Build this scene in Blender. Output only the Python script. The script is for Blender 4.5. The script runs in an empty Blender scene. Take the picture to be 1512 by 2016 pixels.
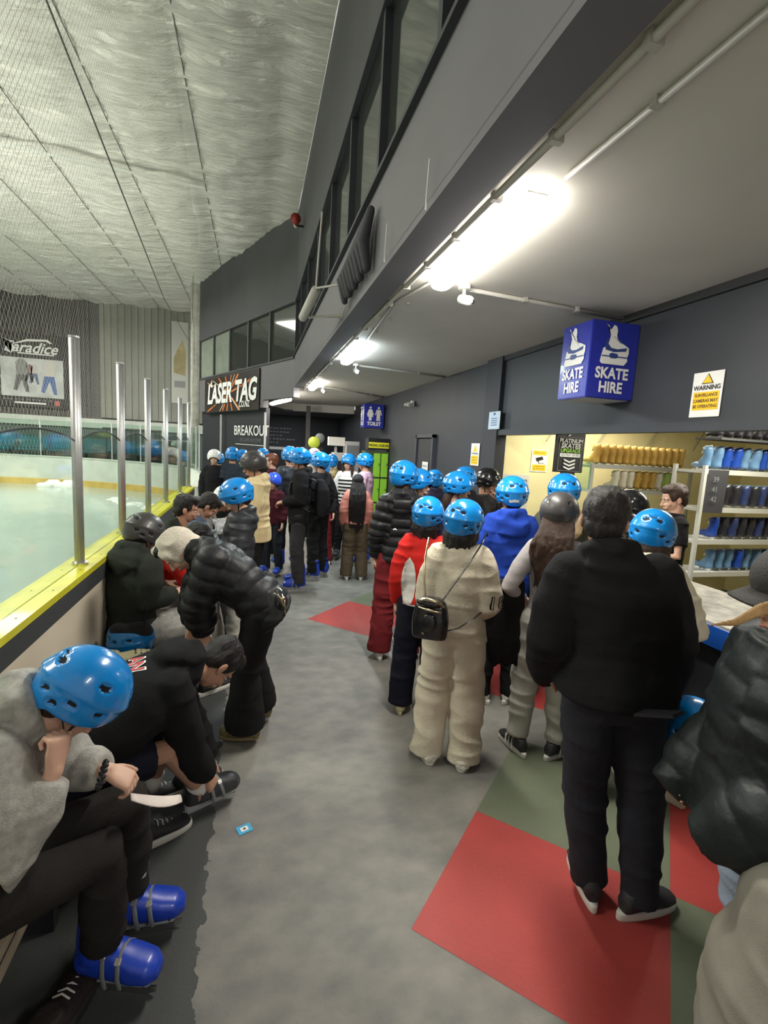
import bpy, bmesh, math, random
import numpy as np
from mathutils import Vector, Matrix, noise, Euler
from mathutils.bvhtree import BVHTree
random.seed(4)
R_ = math.radians
SC = bpy.context.scene
COL = SC.collection
# ------------------------------------------------------------------ camera
def setup_camera():
    f = 960.0
    cam = bpy.data.cameras.new('camera'); co = bpy.data.objects.new('camera', cam); COL.objects.link(co)
    cam.sensor_fit = 'VERTICAL'; cam.sensor_height = 36.0; cam.lens = f / 2016.0 * 36.0
    cam.clip_start = 0.05; cam.clip_end = 200
    d1 = Vector((500-756, 866-1008, f)); vx = 350.0
    vy = 1008 + (f*f + (500-756)*(vx-756)) / -(866-1008)
    dn = Vector((vx-756, vy-1008, f))
    Y = d1.normalized(); Z = -dn.normalized(); Z = (Z - Y*Z.dot(Y)).normalized(); X = Y.cross(Z)
    # rows: camera axes (x right, y down, z forward) in world coordinates
    cr = Vector((X.x, Y.x, Z.x)); cd = Vector((X.y, Y.y, Z.y)); cf = Vector((X.z, Y.z, Z.z))
    M = Matrix((cr, -cd, -cf)).transposed().to_4x4()
    M.translation = Vector((0, 0, 1.9))
    co.matrix_world = M
    SC.camera = co
setup_camera()
SC.view_settings.view_transform = 'Standard'; SC.view_settings.look = 'None'
SC.view_settings.gamma = 1.0; SC.view_settings.use_curve_mapping = False
SC.view_settings.exposure = 0.72
W = bpy.data.worlds.new('world'); SC.world = W; W.use_nodes = True
W.node_tree.nodes['Background'].inputs[0].default_value = (.92, .88, .82, 1)
W.node_tree.nodes['Background'].inputs[1].default_value = 0.35
def area(name, loc, rot, sx, sy, power, col=(1, 1, 1), spread=180):
    l = bpy.data.lights.new(name, 'AREA'); l.shape = 'RECTANGLE'; l.size = sx; l.size_y = sy
    l.energy = power; l.color = col; l.spread = R_(spread)
    o = bpy.data.objects.new(name, l); COL.objects.link(o); o.location = loc; o.rotation_euler = rot
    return o
# rink hall lamps (above the ice), added fill for the foil ceiling, the room behind the counter, corridor behind the camera
for (x, y) in ((-5.5, 3.0), (-5.5, 9.0), (-5.5, 15.0), (-11.5, 6.0), (-11.5, 13.0)):
    area('rink_lamp', (x, y, 5.9), (0, 0, 0), 3.0, 1.6, 240, (1.0, .99, .90))
for (x, y, p) in ((-4.8, 3.5, 70), (-4.8, 11.0, 70), (-10.5, 7.0, 70)):
    area('foil_fill_light', (x, y, 3.0), (math.pi, 0, 0), 3.0, 2.4, p, (1.0, .98, .88))  # no fixture here: added upward fill that brightens the foil and its wrinkles
area('shop_lamp', (4.4, 3.4, 2.48), (0, 0, 0), 1.4, .25, 36, (1.0, .95, .80))
area('shop_lamp', (4.0, 5.1, 2.5), (0, 0, 0), 1.4, .25, 18, (1.0, .95, .80))
area('corridor_lamp', (1.35, -1.2, 3.03), (0, 0, 0), .12, 1.3, 26, (1.0, .95, .86))
area('lobby_lamp', (1.4, 16.6, 2.8), (0, 0, 0), 1.2, .3, 14, (.9, .95, 1.0))
# ------------------------------------------------------------------ materials
MATS = {}
def nm(name):
    m = bpy.data.materials.new(name); m.use_nodes = True
    nt = m.node_tree; b = nt.nodes['Principled BSDF']
    return m, nt, b
def mat(name, col, rough=.6, metal=0., bump=0., bscale=60., var=0., vscale=6., spec=.5, coat=0., stretch=(1, 1, 1), sheen=0., emit=0., alpha=1., trans=0., ecol=None, ior=1.5, sss=0.):
    if name in MATS: return MATS[name]
    m, nt, b = nm(name)
    c = (*col, 1)
    b.inputs['Base Color'].default_value = c
    b.inputs['Roughness'].default_value = rough; b.inputs['Metallic'].default_value = metal
    b.inputs['Specular IOR Level'].default_value = spec; b.inputs['Coat Weight'].default_value = coat
    b.inputs['Coat Roughness'].default_value = .05
    b.inputs['Sheen Weight'].default_value = sheen; b.inputs['Sheen Roughness'].default_value = .5
    b.inputs['Alpha'].default_value = alpha; b.inputs['Transmission Weight'].default_value = trans
    b.inputs['IOR'].default_value = ior
    if sss: b.inputs['Subsurface Weight'].default_value = sss; b.inputs['Subsurface Radius'].default_value = (.02, .008, .004); b.inputs['Subsurface Scale'].default_value = .5
    if emit:
        b.inputs['Emission Color'].default_value = (*(ecol or col), 1); b.inputs['Emission Strength'].default_value = emit
    if bump or var:
        tc = nt.nodes.new('ShaderNodeTexCoord'); mp = nt.nodes.new('ShaderNodeMapping'); mp.inputs['Scale'].default_value = stretch
        nt.links.new(tc.outputs['Object'], mp.inputs[0])
    if bump:
        n = nt.nodes.new('ShaderNodeTexNoise'); n.inputs['Scale'].default_value = bscale; n.inputs['Detail'].default_value = 4
        bp = nt.nodes.new('ShaderNodeBump'); bp.inputs['Strength'].default_value = bump; bp.inputs['Distance'].default_value = .01
        nt.links.new(mp.outputs[0], n.inputs['Vector']); nt.links.new(n.outputs['Fac'], bp.inputs['Height']); nt.links.new(bp.outputs[0], b.inputs['Normal'])
    if var:
        n = nt.nodes.new('ShaderNodeTexNoise'); n.inputs['Scale'].default_value = vscale; n.inputs['Detail'].default_value = 5
        r = nt.nodes.new('ShaderNodeValToRGB')
        r.color_ramp.elements[0].position = .3; r.color_ramp.elements[1].position = .7
        r.color_ramp.elements[0].color = (*[max(0, v*(1-var)) for v in col], 1); r.color_ramp.elements[1].color = (*[min(1, v*(1+var)) for v in col], 1)
        nt.links.new(mp.outputs[0], n.inputs['Vector']); nt.links.new(n.outputs['Fac'], r.inputs[0]); nt.links.new(r.outputs[0], b.inputs['Base Color'])
    MATS[name] = m
    return m
def fab(name, col, **k):
    d = dict(rough=.92, bump=.25, bscale=140, var=.10, vscale=9, spec=.12, sheen=.0); d.update(k)
    return mat('fabric_' + name, col, **d)
def puf(name, col): return mat('nylon_' + name, col, rough=.5, bump=.35, bscale=28, spec=.28, var=.08)
SKIN = [mat('skin_fair', (.62, .37, .27), .5, sss=.15, var=.06, vscale=14, bump=.05, bscale=200), mat('skin_tan', (.45, .245, .16), .5, sss=.15, var=.06, vscale=14, bump=.05, bscale=200), mat('skin_brown', (.29, .15, .09), .5, sss=.1, var=.06, vscale=14, bump=.05, bscale=200)]
HAIR = {'black': mat('hair_black', (.012, .010, .010), .42, bump=.8, bscale=30, stretch=(14, 14, 1), spec=.5), 'brown': mat('hair_brown', (.045, .022, .012), .45, bump=.8, bscale=30, stretch=(14, 14, 1)), 'grey': mat('hair_grey', (.022, .018, .016), .4, bump=.9, bscale=30, stretch=(14, 14, 3), var=.7, vscale=40), 'blonde': mat('hair_blonde', (.42, .25, .10), .45, bump=.8, bscale=30, stretch=(14, 14, 1)), 'red': mat('hair_red', (.16, .045, .02), .45, bump=.8, bscale=30)}
BLUE = mat('helmet_blue', (.006, .22, .62), .22, coat=.5, spec=.5, var=.05, vscale=3)
BLUE2 = mat('helmet_royal', (.03, .09, .60), .25, coat=.4)
BLK = mat('helmet_black', (.010, .010, .011), .2, coat=.4)
MBLK = mat('helmet_matt', (.045, .042, .042), .42, coat=.1)
WHT = mat('helmet_white', (.72, .72, .70), .3, coat=.3)
LILAC = mat('helmet_lilac', (.50, .52, .72), .3, coat=.3)
VENT = mat('vent_dark', (.006, .006, .008), .8)
FOAMD = mat('foam_dark', (.02, .02, .022), .9, bump=.2)
FOAMW = mat('foam_white', (.62, .60, .55), .9, bump=.6, bscale=60)
STRAP = mat('webbing_black', (.012, .012, .014), .7)
EYEW = mat('eye_white', (.55, .52, .48), .3); EYED = mat('eye_dark', (.02, .012, .01), .25); LIP = mat('lip', (.42, .15, .12), .5)
STEEL = mat('steel', (.56, .56, .55), .5, metal=.75, var=.08, vscale=4)
CHROME = mat('chrome', (.75, .75, .76), .15, metal=1.)
# ------------------------------------------------------------------ geometry helpers
def vnoise(P, seed=0):
    P = np.asarray(P, float) + seed*17.31
    i = np.floor(P).astype(np.int64); fr = P - i; u = fr*fr*(3-2*fr)
    def h(a, b, c):
        n = (a*374761393 + b*668265263 + c*2147483647 + seed*1274126177) & 0xffffffff
        n = ((n ^ (n >> 13)) * 1274126177) & 0xffffffff
        return ((n ^ (n >> 16)) & 0xffff) / 65535.0
    r = 0
    for a in (0, 1):
        for b in (0, 1):
            for c in (0, 1):
                w = (u[:, 0] if a else 1-u[:, 0])*(u[:, 1] if b else 1-u[:, 1])*(u[:, 2] if c else 1-u[:, 2])
                r = r + w*h(i[:, 0]+a, i[:, 1]+b, i[:, 2]+c)
    return r
V = lambda *a: Vector(a if len(a) > 1 else a[0])
class PM:
    def __init__(s): s.v = []; s.f = []; s.m = []; s.cm = 0
    def add(s, vs, fs):
        o = len(s.v); s.v += [tuple(v) for v in vs]; s.f += [tuple(i+o for i in f) for f in fs]; s.m += [s.cm]*len(fs); return s
    def rings(s, rings, cap=True):
        n = len(rings[0]); vs = [p for r in rings for p in r]; fs = []
        for i in range(len(rings)-1):
            for j in range(n):
                a = i*n+j; b = i*n+(j+1) % n; fs.append((a, b, b+n, a+n))
        if cap: fs.append(tuple(range(n))[::-1]); fs.append(tuple((len(rings)-1)*n+j for j in range(n)))
        return s.add(vs, fs)
    def loft(s, secs, n=20, p=2.0):
        """secs: (centre, half vector a, half vector b) ; a x b is along the path"""
        rs = []
        for c, a, b in secs:
            c = V(c); a = V(a); b = V(b); r = []
            for j in range(n):
                t = 2*math.pi*j/n; ct = math.cos(t); st = math.sin(t)
                r.append(c + a*math.copysign(abs(ct)**(2/p), ct) + b*math.copysign(abs(st)**(2/p), st))
            rs.append(r)
        return s.rings(rs)
    def tube(s, pts, rad, n=14, caps='rr', side=None, flat=1.0):
        pts = [V(p) for p in pts]
        if not isinstance(rad, (list, tuple)): rad = [rad]*len(pts)
        P = []; Rr = []; T = []
        tang = []
        for i in range(len(pts)):
            if i == 0: t = pts[1]-pts[0]
            elif i == len(pts)-1: t = pts[-1]-pts[-2]
            else: t = (pts[i]-pts[i-1]).normalized()+(pts[i+1]-pts[i]).normalized()
            tang.append(t.normalized() if t.length > 1e-9 else V(0, 0, 1))
        if caps[0] == 'r':
            for a in (85, 60, 30): P.append(pts[0]-tang[0]*rad[0]*math.sin(R_(a))); Rr.append(rad[0]*math.cos(R_(a))); T.append(tang[0])
        for p, r, t in zip(pts, rad, tang): P.append(p); Rr.append(r); T.append(t)
        if caps[1] == 'r':
            for a in (30, 60, 85): P.append(pts[-1]+tang[-1]*rad[-1]*math.sin(R_(a))); Rr.append(rad[-1]*math.cos(R_(a))); T.append(tang[-1])
        sd = V(side) if side is not None else None
        rs = []; u = None
        for p, r, t in zip(P, Rr, T):
            if sd is not None: u = (sd - t*sd.dot(t))
            elif u is None:
                u = t.cross(V(0, 0, 1));
                if u.length < 1e-3: u = V(1, 0, 0)
            else: u = u - t*u.dot(t)
            u = u.normalized(); w = t.cross(u)
            rs.append([p + u*r*math.cos(2*math.pi*j/n) + w*r*flat*math.sin(2*math.pi*j/n) for j in range(n)])
        return s.rings(rs)
    def ell(s, c, r, rot=None, n=16):
        c = V(c); M = rot.to_matrix() if isinstance(rot, Euler) else (rot if rot is not None else Matrix.Identity(3))
        rs = []
        k = n//2+1
        for i in range(1, k):
            ph = math.pi*i/k
            rs.append([c + M @ V(r[0]*math.sin(ph)*math.cos(2*math.pi*j/n), r[1]*math.sin(ph)*math.sin(2*math.pi*j/n), -r[2]*math.cos(ph)) for j in range(n)])
        return s.rings(rs)
    def box(s, c, d, M=None, bev=0.):
        c = V(c); M = M or Matrix.Identity(3)
        if bev:
            bm = bmesh.new(); bmesh.ops.create_cube(bm, size=1)
            for v in bm.verts: v.co = V(v.co.x*d[0], v.co.y*d[1], v.co.z*d[2])
            bmesh.ops.bevel(bm, geom=bm.edges[:], offset=bev, segments=2, affect='EDGES')
            bm.verts.index_update()
            s.add([c + M @ v.co for v in bm.verts], [[v.index for v in f.verts] for f in bm.faces]); bm.free(); return s
        q = [c + M @ V(x*d[0]/2, y*d[1]/2, z*d[2]/2) for x in (-1, 1) for y in (-1, 1) for z in (-1, 1)]
        return s.add(q, [(0, 1, 3, 2), (4, 6, 7, 5), (0, 4, 5, 1), (2, 3, 7, 6), (0, 2, 6, 4), (1, 5, 7, 3)])
    def prism(s, poly, d):
        """poly: list of 3D points, extruded by vector d"""
        n = len(poly); d = V(d); p = [V(q) for q in poly]
        return s.add(p+[q+d for q in p], [tuple(range(n))[::-1], tuple(range(n, 2*n))]+[(i, (i+1) % n, n+(i+1) % n, n+i) for i in range(n)])
    def mesh(s, name='m'):
        me = bpy.data.meshes.new(name); me.from_pydata(s.v, [], s.f); me.update()
        if len(s.f) == len(s.m) and any(s.m): me.polygons.foreach_set('material_index', s.m)
        bm = bmesh.new(); bm.from_mesh(me); bmesh.ops.recalc_face_normals(bm, faces=bm.faces[:]); bm.to_mesh(me); bm.free()
        return me
def link(name, me, mats, parent=None, smooth=False):
    o = bpy.data.objects.new(name, me); COL.objects.link(o)
    if not isinstance(mats, (list, tuple)): mats = [mats]
    if not me.materials:
        for m in mats: me.materials.append(m)
    if smooth: me.polygons.foreach_set('use_smooth', [True]*len(me.polygons))
    if parent: o.parent = parent
    return o
def mk(name, pm, mats, parent=None, smooth=False): return link(name, pm.mesh(name), mats, parent, smooth)
def tag(o, label, cat, group=None, kind=None):
    if label: o['label'] = label
    if cat: o['category'] = cat
    if group: o['group'] = group
    if kind: o['kind'] = kind
    return o
def struct(name, pm, mats, smooth=False, parent=None):
    o = mk(name, pm, mats, parent, smooth)
    if not parent: o['kind'] = 'structure'
    return o
def thing(name, label, cat, loc=(0, 0, 0), rz=0., group=None):
    o = bpy.data.objects.new(name, None); COL.objects.link(o); o.location = loc; o.rotation_euler = (0, 0, rz)
    o.empty_display_size = .1
    return tag(o, label, cat, group)
def dup(root, loc=None, rz=None, label=None, group=None, M=None):
    r = root.copy(); COL.objects.link(r)
    if loc is not None: r.location = loc
    if rz is not None: r.rotation_euler = (0, 0, rz)
    if label: r['label'] = label
    if group: r['group'] = group
    def rec(a, b):
        for ch in a.children:
            c = ch.copy(); COL.objects.link(c); c.parent = b; rec(ch, c)
    rec(root, r)
    return r
TMP = bpy.data.scenes.new('tmp')
def tmp_eval(o):
    with bpy.context.temp_override(scene=TMP, view_layer=TMP.view_layers[0]):
        dg = bpy.context.evaluated_depsgraph_get(); dg.update()
        return bpy.data.meshes.new_from_object(o.evaluated_get(dg))
def remesh(pm, voxel, smooth=3):
    me = bpy.data.meshes.new('t'); me.from_pydata(pm.v, [], pm.f); me.update()
    bm = bmesh.new(); bm.from_mesh(me); bmesh.ops.recalc_face_normals(bm, faces=bm.faces[:]); bm.to_mesh(me); bm.free()
    o = bpy.data.objects.new('t', me); TMP.collection.objects.link(o)
    r = o.modifiers.new('r', 'REMESH'); r.mode = 'VOXEL'; r.voxel_size = voxel; r.adaptivity = 0
    if smooth:
        s = o.modifiers.new('s', 'SMOOTH'); s.factor = .5; s.iterations = smooth
    res = tmp_eval(o)
    bpy.data.objects.remove(o); bpy.data.meshes.remove(me)
    res.materials.clear()
    return res
def displace(me, fn):
    n = len(me.vertices); co = np.empty(n*3); me.vertices.foreach_get('co', co); co = co.reshape(-1, 3)
    no = np.empty(n*3); me.vertices.foreach_get('normal', no); no = no.reshape(-1, 3)
    d = fn(co, no)
    co2 = co + (no*d[:, None] if d.ndim == 1 else d)
    me.vertices.foreach_set('co', co2.ravel()); me.update()
def quiltfn(segs, pitch, amp):
    def fn(co, no):
        best = np.full(len(co), 1e9); S = np.zeros(len(co)); off = 0.
        for a, b in segs:
            a = np.array(a); b = np.array(b); ab = b-a; L = np.linalg.norm(ab)
            t = np.clip(((co-a)@ab)/(L*L), -.3, 1.3); tc = np.clip(t, 0, 1)
            d = np.linalg.norm(co-(a+tc[:, None]*ab), axis=1); k = d < best
            best[k] = d[k]; S[k] = (t*L)[k]
        w = vnoise(co*7)*.012
        return amp*(np.abs(np.sin(np.pi*(S+w)/pitch))**.8-.6)
    return fn
def cloth(name, parent, m, pm, voxel=.012, smooth=5, folds=.008, fs=(5, 5, 16), seed=1, quilt=None, fine=.002):
    me = remesh(pm, voxel, smooth)
    if quilt: displace(me, quiltfn(*quilt))
    def fn(co, no):
        w = np.stack([vnoise(co*3, 5), vnoise(co*3, 6), vnoise(co*3, 7)], 1)*1.5
        n = vnoise(co*np.array(fs)+w, seed); rid = (1-np.abs(2*n-1))**2
        n2 = vnoise(co*np.array(fs)*2.3+w*2, seed+3)
        return folds*(rid-.4) + fine*(n2-.5)*2
    if folds or fine: displace(me, fn)
    return link(name, me, m, parent, True)
def surf_decal(name, target, polys, origin, right, up, m, parent, off=.003, sub=.012):
    """flat polygons (2D) laid onto the surface of target, projected along -(right x up)"""
    bm = bmesh.new(); bm.from_mesh(target.data); bvh = BVHTree.FromBMesh(bm); bm.free()
    right = V(right).normalized(); up = V(up); up = (up-right*up.dot(right)).normalized(); nrm = right.cross(up); origin = V(origin)
    b2 = bmesh.new()
    for me2 in polys:
        b2.from_mesh(me2)
    for _ in range(3):
        long = [e for e in b2.edges if e.calc_length() > sub]
        if long: bmesh.ops.subdivide_edges(b2, edges=long, cuts=1)
        bmesh.ops.triangulate(b2, faces=b2.faces[:])
    bad = []
    for v in b2.verts:
        p = origin + right*v.co.x + up*v.co.y
        hit = bvh.ray_cast(p + nrm*.4, -nrm, 1.0)
        if hit[0] is not None and hit[1].dot(nrm) > .05: v.co = hit[0] + nrm*off
        else: bad.append(v)
    bmesh.ops.delete(b2, geom=bad, context='VERTS')
    me = bpy.data.meshes.new(name); b2.to_mesh(me); b2.free()
    return link(name, me, m, parent)
def poly2d(pts):
    me = bpy.data.meshes.new('p'); me.from_pydata([(x, y, 0) for x, y in pts], [], [tuple(range(len(pts)))]); me.update(); return me
def text_me(s, size=.1, bold=0., shear=0., sx=1., ext=0., space=1., line=1.):
    c = bpy.data.curves.new('t', 'FONT'); c.body = s; c.size = size; c.offset = bold; c.shear = shear; c.align_x = 'CENTER'; c.align_y = 'CENTER'
    c.extrude = ext; c.space_character = space; c.space_line = line; c.resolution_u = 3
    o = bpy.data.objects.new('t', c); TMP.collection.objects.link(o)
    me = tmp_eval(o); bpy.data.objects.remove(o)
    for v in me.vertices: v.co.x *= sx
    me.materials.clear(); return me
def frame(right, up, loc):
    r = V(right).normalized(); u = V(up).normalized(); n = r.cross(u)
    M = Matrix((r, u, n)).transposed().to_4x4(); M.translation = V(loc); return M
def text(s, M, x, y, size, m, parent, z=.004, name='lettering', **k):
    me = text_me(s, size, **k); me.transform(M @ Matrix.Translation((x, y, z)))
    return link(name, me, m, parent)
def flat(name, M, pts, m, parent, z=.003, th=.002):
    pm = PM(); pm.prism([M @ V(x, y, z) for x, y in pts], (M.to_3x3() @ V(0, 0, th)))
    return mk(name, pm, m, parent)
def rect(x0, y0, x1, y1): return [(x0, y0), (x1, y0), (x1, y1), (x0, y1)]
# ------------------------------------------------------------------ helmets
def helmet_mesh(name, shell, style='vent', foam=FOAMD, decal=False):
    NA, NR = 120, 44
    rx, ry, rz = .122, .146, .135; cz = .035
    if style == 'bowl': rx, ry, rz = .120, .140, .128
    vs = []; fs = []; mi = []
    vents = []
    if style == 'vent':
        for az in (-90-32, -90+32, -90-72, -90+72, 90-68, 90+68): vents.append((az, .020, 9, .011))
        for az in (-90-52, -90+52, 90-28, 90+28): vents.append((az, -.002, 8, .009))
        for az in (90-20, 90+20, -90-18, -90+18, 5, 175): vents.append((az, .098, 11, .010))
        for az in (90, -90): vents.append((az+.1, .117, 16, .006))
    else:
        for az in (90-30, 90+30, -90-35, -90+35, 0, 180): vents.append((az, .100, 6, .008))
    top = cz+rz
    def rim(az):
        s = math.sin(az); c = abs(math.cos(az))
        if s > 0: return .028*s**2 - .026*c**2 - .012*math.exp(-((c-.75)/.2)**2)
        return -.052*s**2 - .030*c**2 + .012*math.exp(-((c-.8)/.15)**2)
    rows = []
    for i in range(NR):
        r = []
        for j in range(NA):
            az = 2*math.pi*j/NA
            zr = rim(az); pm_ = math.acos(max(-.95, (zr-cz)/rz)); ph = .02+(pm_-.02)*(i/(NR-1))
            z = cz+rz*math.cos(ph); sp = math.sin(ph)**.92
            k = 1.0
            if style == 'vent':
                # crease: lower zone is pulled in under a ridge
                k += .030*math.exp(-((z-.052)/.012)**2)*(.4+.6*abs(math.sin(az))) - (.020 if z < .045 else 0)*min(1, (.045-z)/.01)
            y = ry*sp*math.sin(az)*k
            if math.sin(az) < 0 and z < .02: y *= .985
            r.append((rx*sp*math.cos(az)*k, y - .006, z))
        rows.append(r)
    def inside(p):
        a = math.degrees(math.atan2(p[1]/ry, p[0]/rx))
        for (va, vz, wa, wz) in vents:
            d = (a-va+180) % 360-180
            k = 1.25*((d/wa)) ** 2+((p[2]-vz - .0006*d*(1 if va > -90 else -1)*0)/wz)**2
            if k < 1: return True
        return False
    for r in rows:
        for p in r:
            q = V(p)
            vs.append(q)
    base = [V(v) for v in vs]
    ins = [inside(v) for v in base]
    for i, v in enumerate(base):
        if ins[i]:
            vs[i] = v - (v-V(0, 0, .03)).normalized()*.009
    for i in range(NR-1):
        for j in range(NA):
            a = i*NA+j; b = i*NA+(j+1) % NA; q = (a, b, b+NA, a+NA)
            fs.append(q); mi.append(1 if sum(ins[x] for x in q) >= 3 else 0)
    fs.append(tuple(range(NA))[::-1]); mi.append(0)
    # rim return and foam
    last = (NR-1)*NA; prev = last
    for k, (sc, dz, m_) in enumerate(((.965, -.004, 0), (.90, .0, 2), (.86, .03, 2), (.60, .09, 2))):
        o = len(vs)
        for j in range(NA):
            p = base[last+j]; vs.append(V(p.x*sc, (p.y+.006)*sc-.006, p.z+dz))
        for j in range(NA): fs.append((prev+j, prev+(j+1) % NA, o+(j+1) % NA, o+j)); mi.append(m_)
        prev = o
    if decal:
        for i, f in enumerate(fs):
            c = sum((vs[x] for x in f), V(0, 0, 0))/len(f)
            if c.y < -.08 and abs(c.x+.01) < .035 and abs(c.z+.012-.1*c.x) < .010 and mi[i] == 0: mi[i] = 3
    me = bpy.data.meshes.new(name); me.from_pydata([tuple(v) for v in vs], [], fs); me.update()
    me.polygons.foreach_set('material_index', mi); me.polygons.foreach_set('use_smooth', [True]*len(fs))
    for m in (shell, VENT, foam, mat('decal_white', (.75, .75, .75), .4)): me.materials.append(m)
    bm = bmesh.new(); bm.from_mesh(me); bmesh.ops.recalc_face_normals(bm, faces=bm.faces[:]); bm.to_mesh(me); bm.free()
    return me
HELM = {'blue': helmet_mesh('helmet_a', BLUE), 'bluew': helmet_mesh('helmet_b', BLUE, foam=FOAMW), 'blued': helmet_mesh('helmet_c', BLUE, decal=True),
        'black': helmet_mesh('helmet_d', BLK, 'vent'), 'mblack': helmet_mesh('helmet_j', MBLK, 'vent'), 'matt': helmet_mesh('helmet_e', MBLK, 'bowl', foam=FOAMW), 'blackbowl': helmet_mesh('helmet_f', MBLK, 'bowl'),
        'white': helmet_mesh('helmet_g', WHT, 'bowl'), 'lilac': helmet_mesh('helmet_h', LILAC, 'vent'), 'royal': helmet_mesh('helmet_i', BLUE2, 'bowl')}
# ------------------------------------------------------------------ bodies
def rotm(yaw=0, pitch=0, roll=0):
    """yaw about z, pitch: nod forward (+), roll: tilt to the right (+); degrees"""
    return (Matrix.Rotation(R_(yaw), 3, 'Z') @ Matrix.Rotation(-R_(pitch), 3, 'X') @ Matrix.Rotation(R_(roll), 3, 'Y'))
def head_prims(pm, M, s=1.):
    def E(c, r, rot=None): pm.ell(M @ (V(c)*s), [q*s for q in r], (M.to_3x3() @ (rot or Matrix.Identity(3))), n=20)
    E((0, -.008, .032), (.074, .094, .088)); E((0, .022, -.035), (.057, .068, .072)); E((0, .040, -.088), (.033, .030, .024))
    E((0, .018, -.070), (.050, .050, .040))
    E((.030, .070, .020), (.026, .020, .011)); E((-.030, .070, .020), (.026, .020, .011))
    E((.033, .062, -.032), (.024, .024, .024)); E((-.033, .062, -.032), (.024, .024, .024))
    E((.016, .084, -.062), (.018, .010, .010)); E((-.016, .084, -.062), (.018, .010, .010)); E((0, .086, -.066), (.020, .011, .012))
    pm.tube([M @ (V(0, .084, .014)*s), M @ (V(0, .104, -.018)*s), M @ (V(0, .109, -.030)*s)], [.008*s, .010*s, .013*s], n=10)
    E((.011, .098, -.034), (.008, .010, .008)); E((-.011, .098, -.034), (.008, .010, .008))
    for q in (-1, 1): E((q*.077, -.010, -.008), (.010, .020, .031), Matrix.Rotation(q*R_(18), 3, 'Z')); E((q*.074, -.004, -.030), (.010, .012, .014))
def hand_prims(pm, wr, d, nrm, side, curl=35, s=1., spread=4, thumb=30):
    """wr wrist, d pointing direction, nrm back-of-hand normal, side +1: thumb towards d x nrm"""
    d = V(d).normalized(); nrm = V(nrm); nrm = (nrm-d*nrm.dot(d)).normalized(); t = d.cross(nrm)*side
    wr = V(wr)
    pm.loft([(wr-d*.012*s, t*.026*s, nrm*.019*s), (wr+d*.012*s, t*.029*s, nrm*.018*s), (wr+d*.045*s, t*.038*s, nrm*.016*s), (wr+d*.082*s, t*.040*s, nrm*.0135*s), (wr+d*.092*s, t*.036*s, nrm*.010*s)], n=14, p=2.6)
    for i, (o, L) in enumerate(((.030, .072), (.010, .082), (-.010, .076), (-.029, .060))):
        p = wr+d*.080*s+t*o*s; a = 0; pts = [p-d*.01*s, p]
        yaw = (o/.03)*spread
        dd = (d*math.cos(R_(yaw))+t*math.sin(R_(yaw)))
        for k, fr in enumerate((.45, .32, .26)):
            a += R_(curl*(1.0, 1.15, .8)[k]+i*3)
            p = p+(dd*math.cos(a)-nrm*math.sin(a))*L*fr*s; pts.append(p)
        pm.tube(pts, [.0092*s, .0092*s, .0084*s, .0078*s, .0066*s], n=10)
    p = wr+d*.018*s+t*.022*s-nrm*.006*s; a = R_(thumb+18); pts = [p]
    for k, L in enumerate((.040, .032, .026)):
        dd = d*math.cos(a)+t*math.sin(a)-nrm*.35; p = p+dd.normalized()*L*s; pts.append(p); a -= R_(thumb*.45)
    pm.tube(pts, [.015*s, .012*s, .0105*s, .0085*s], n=10)
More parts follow.
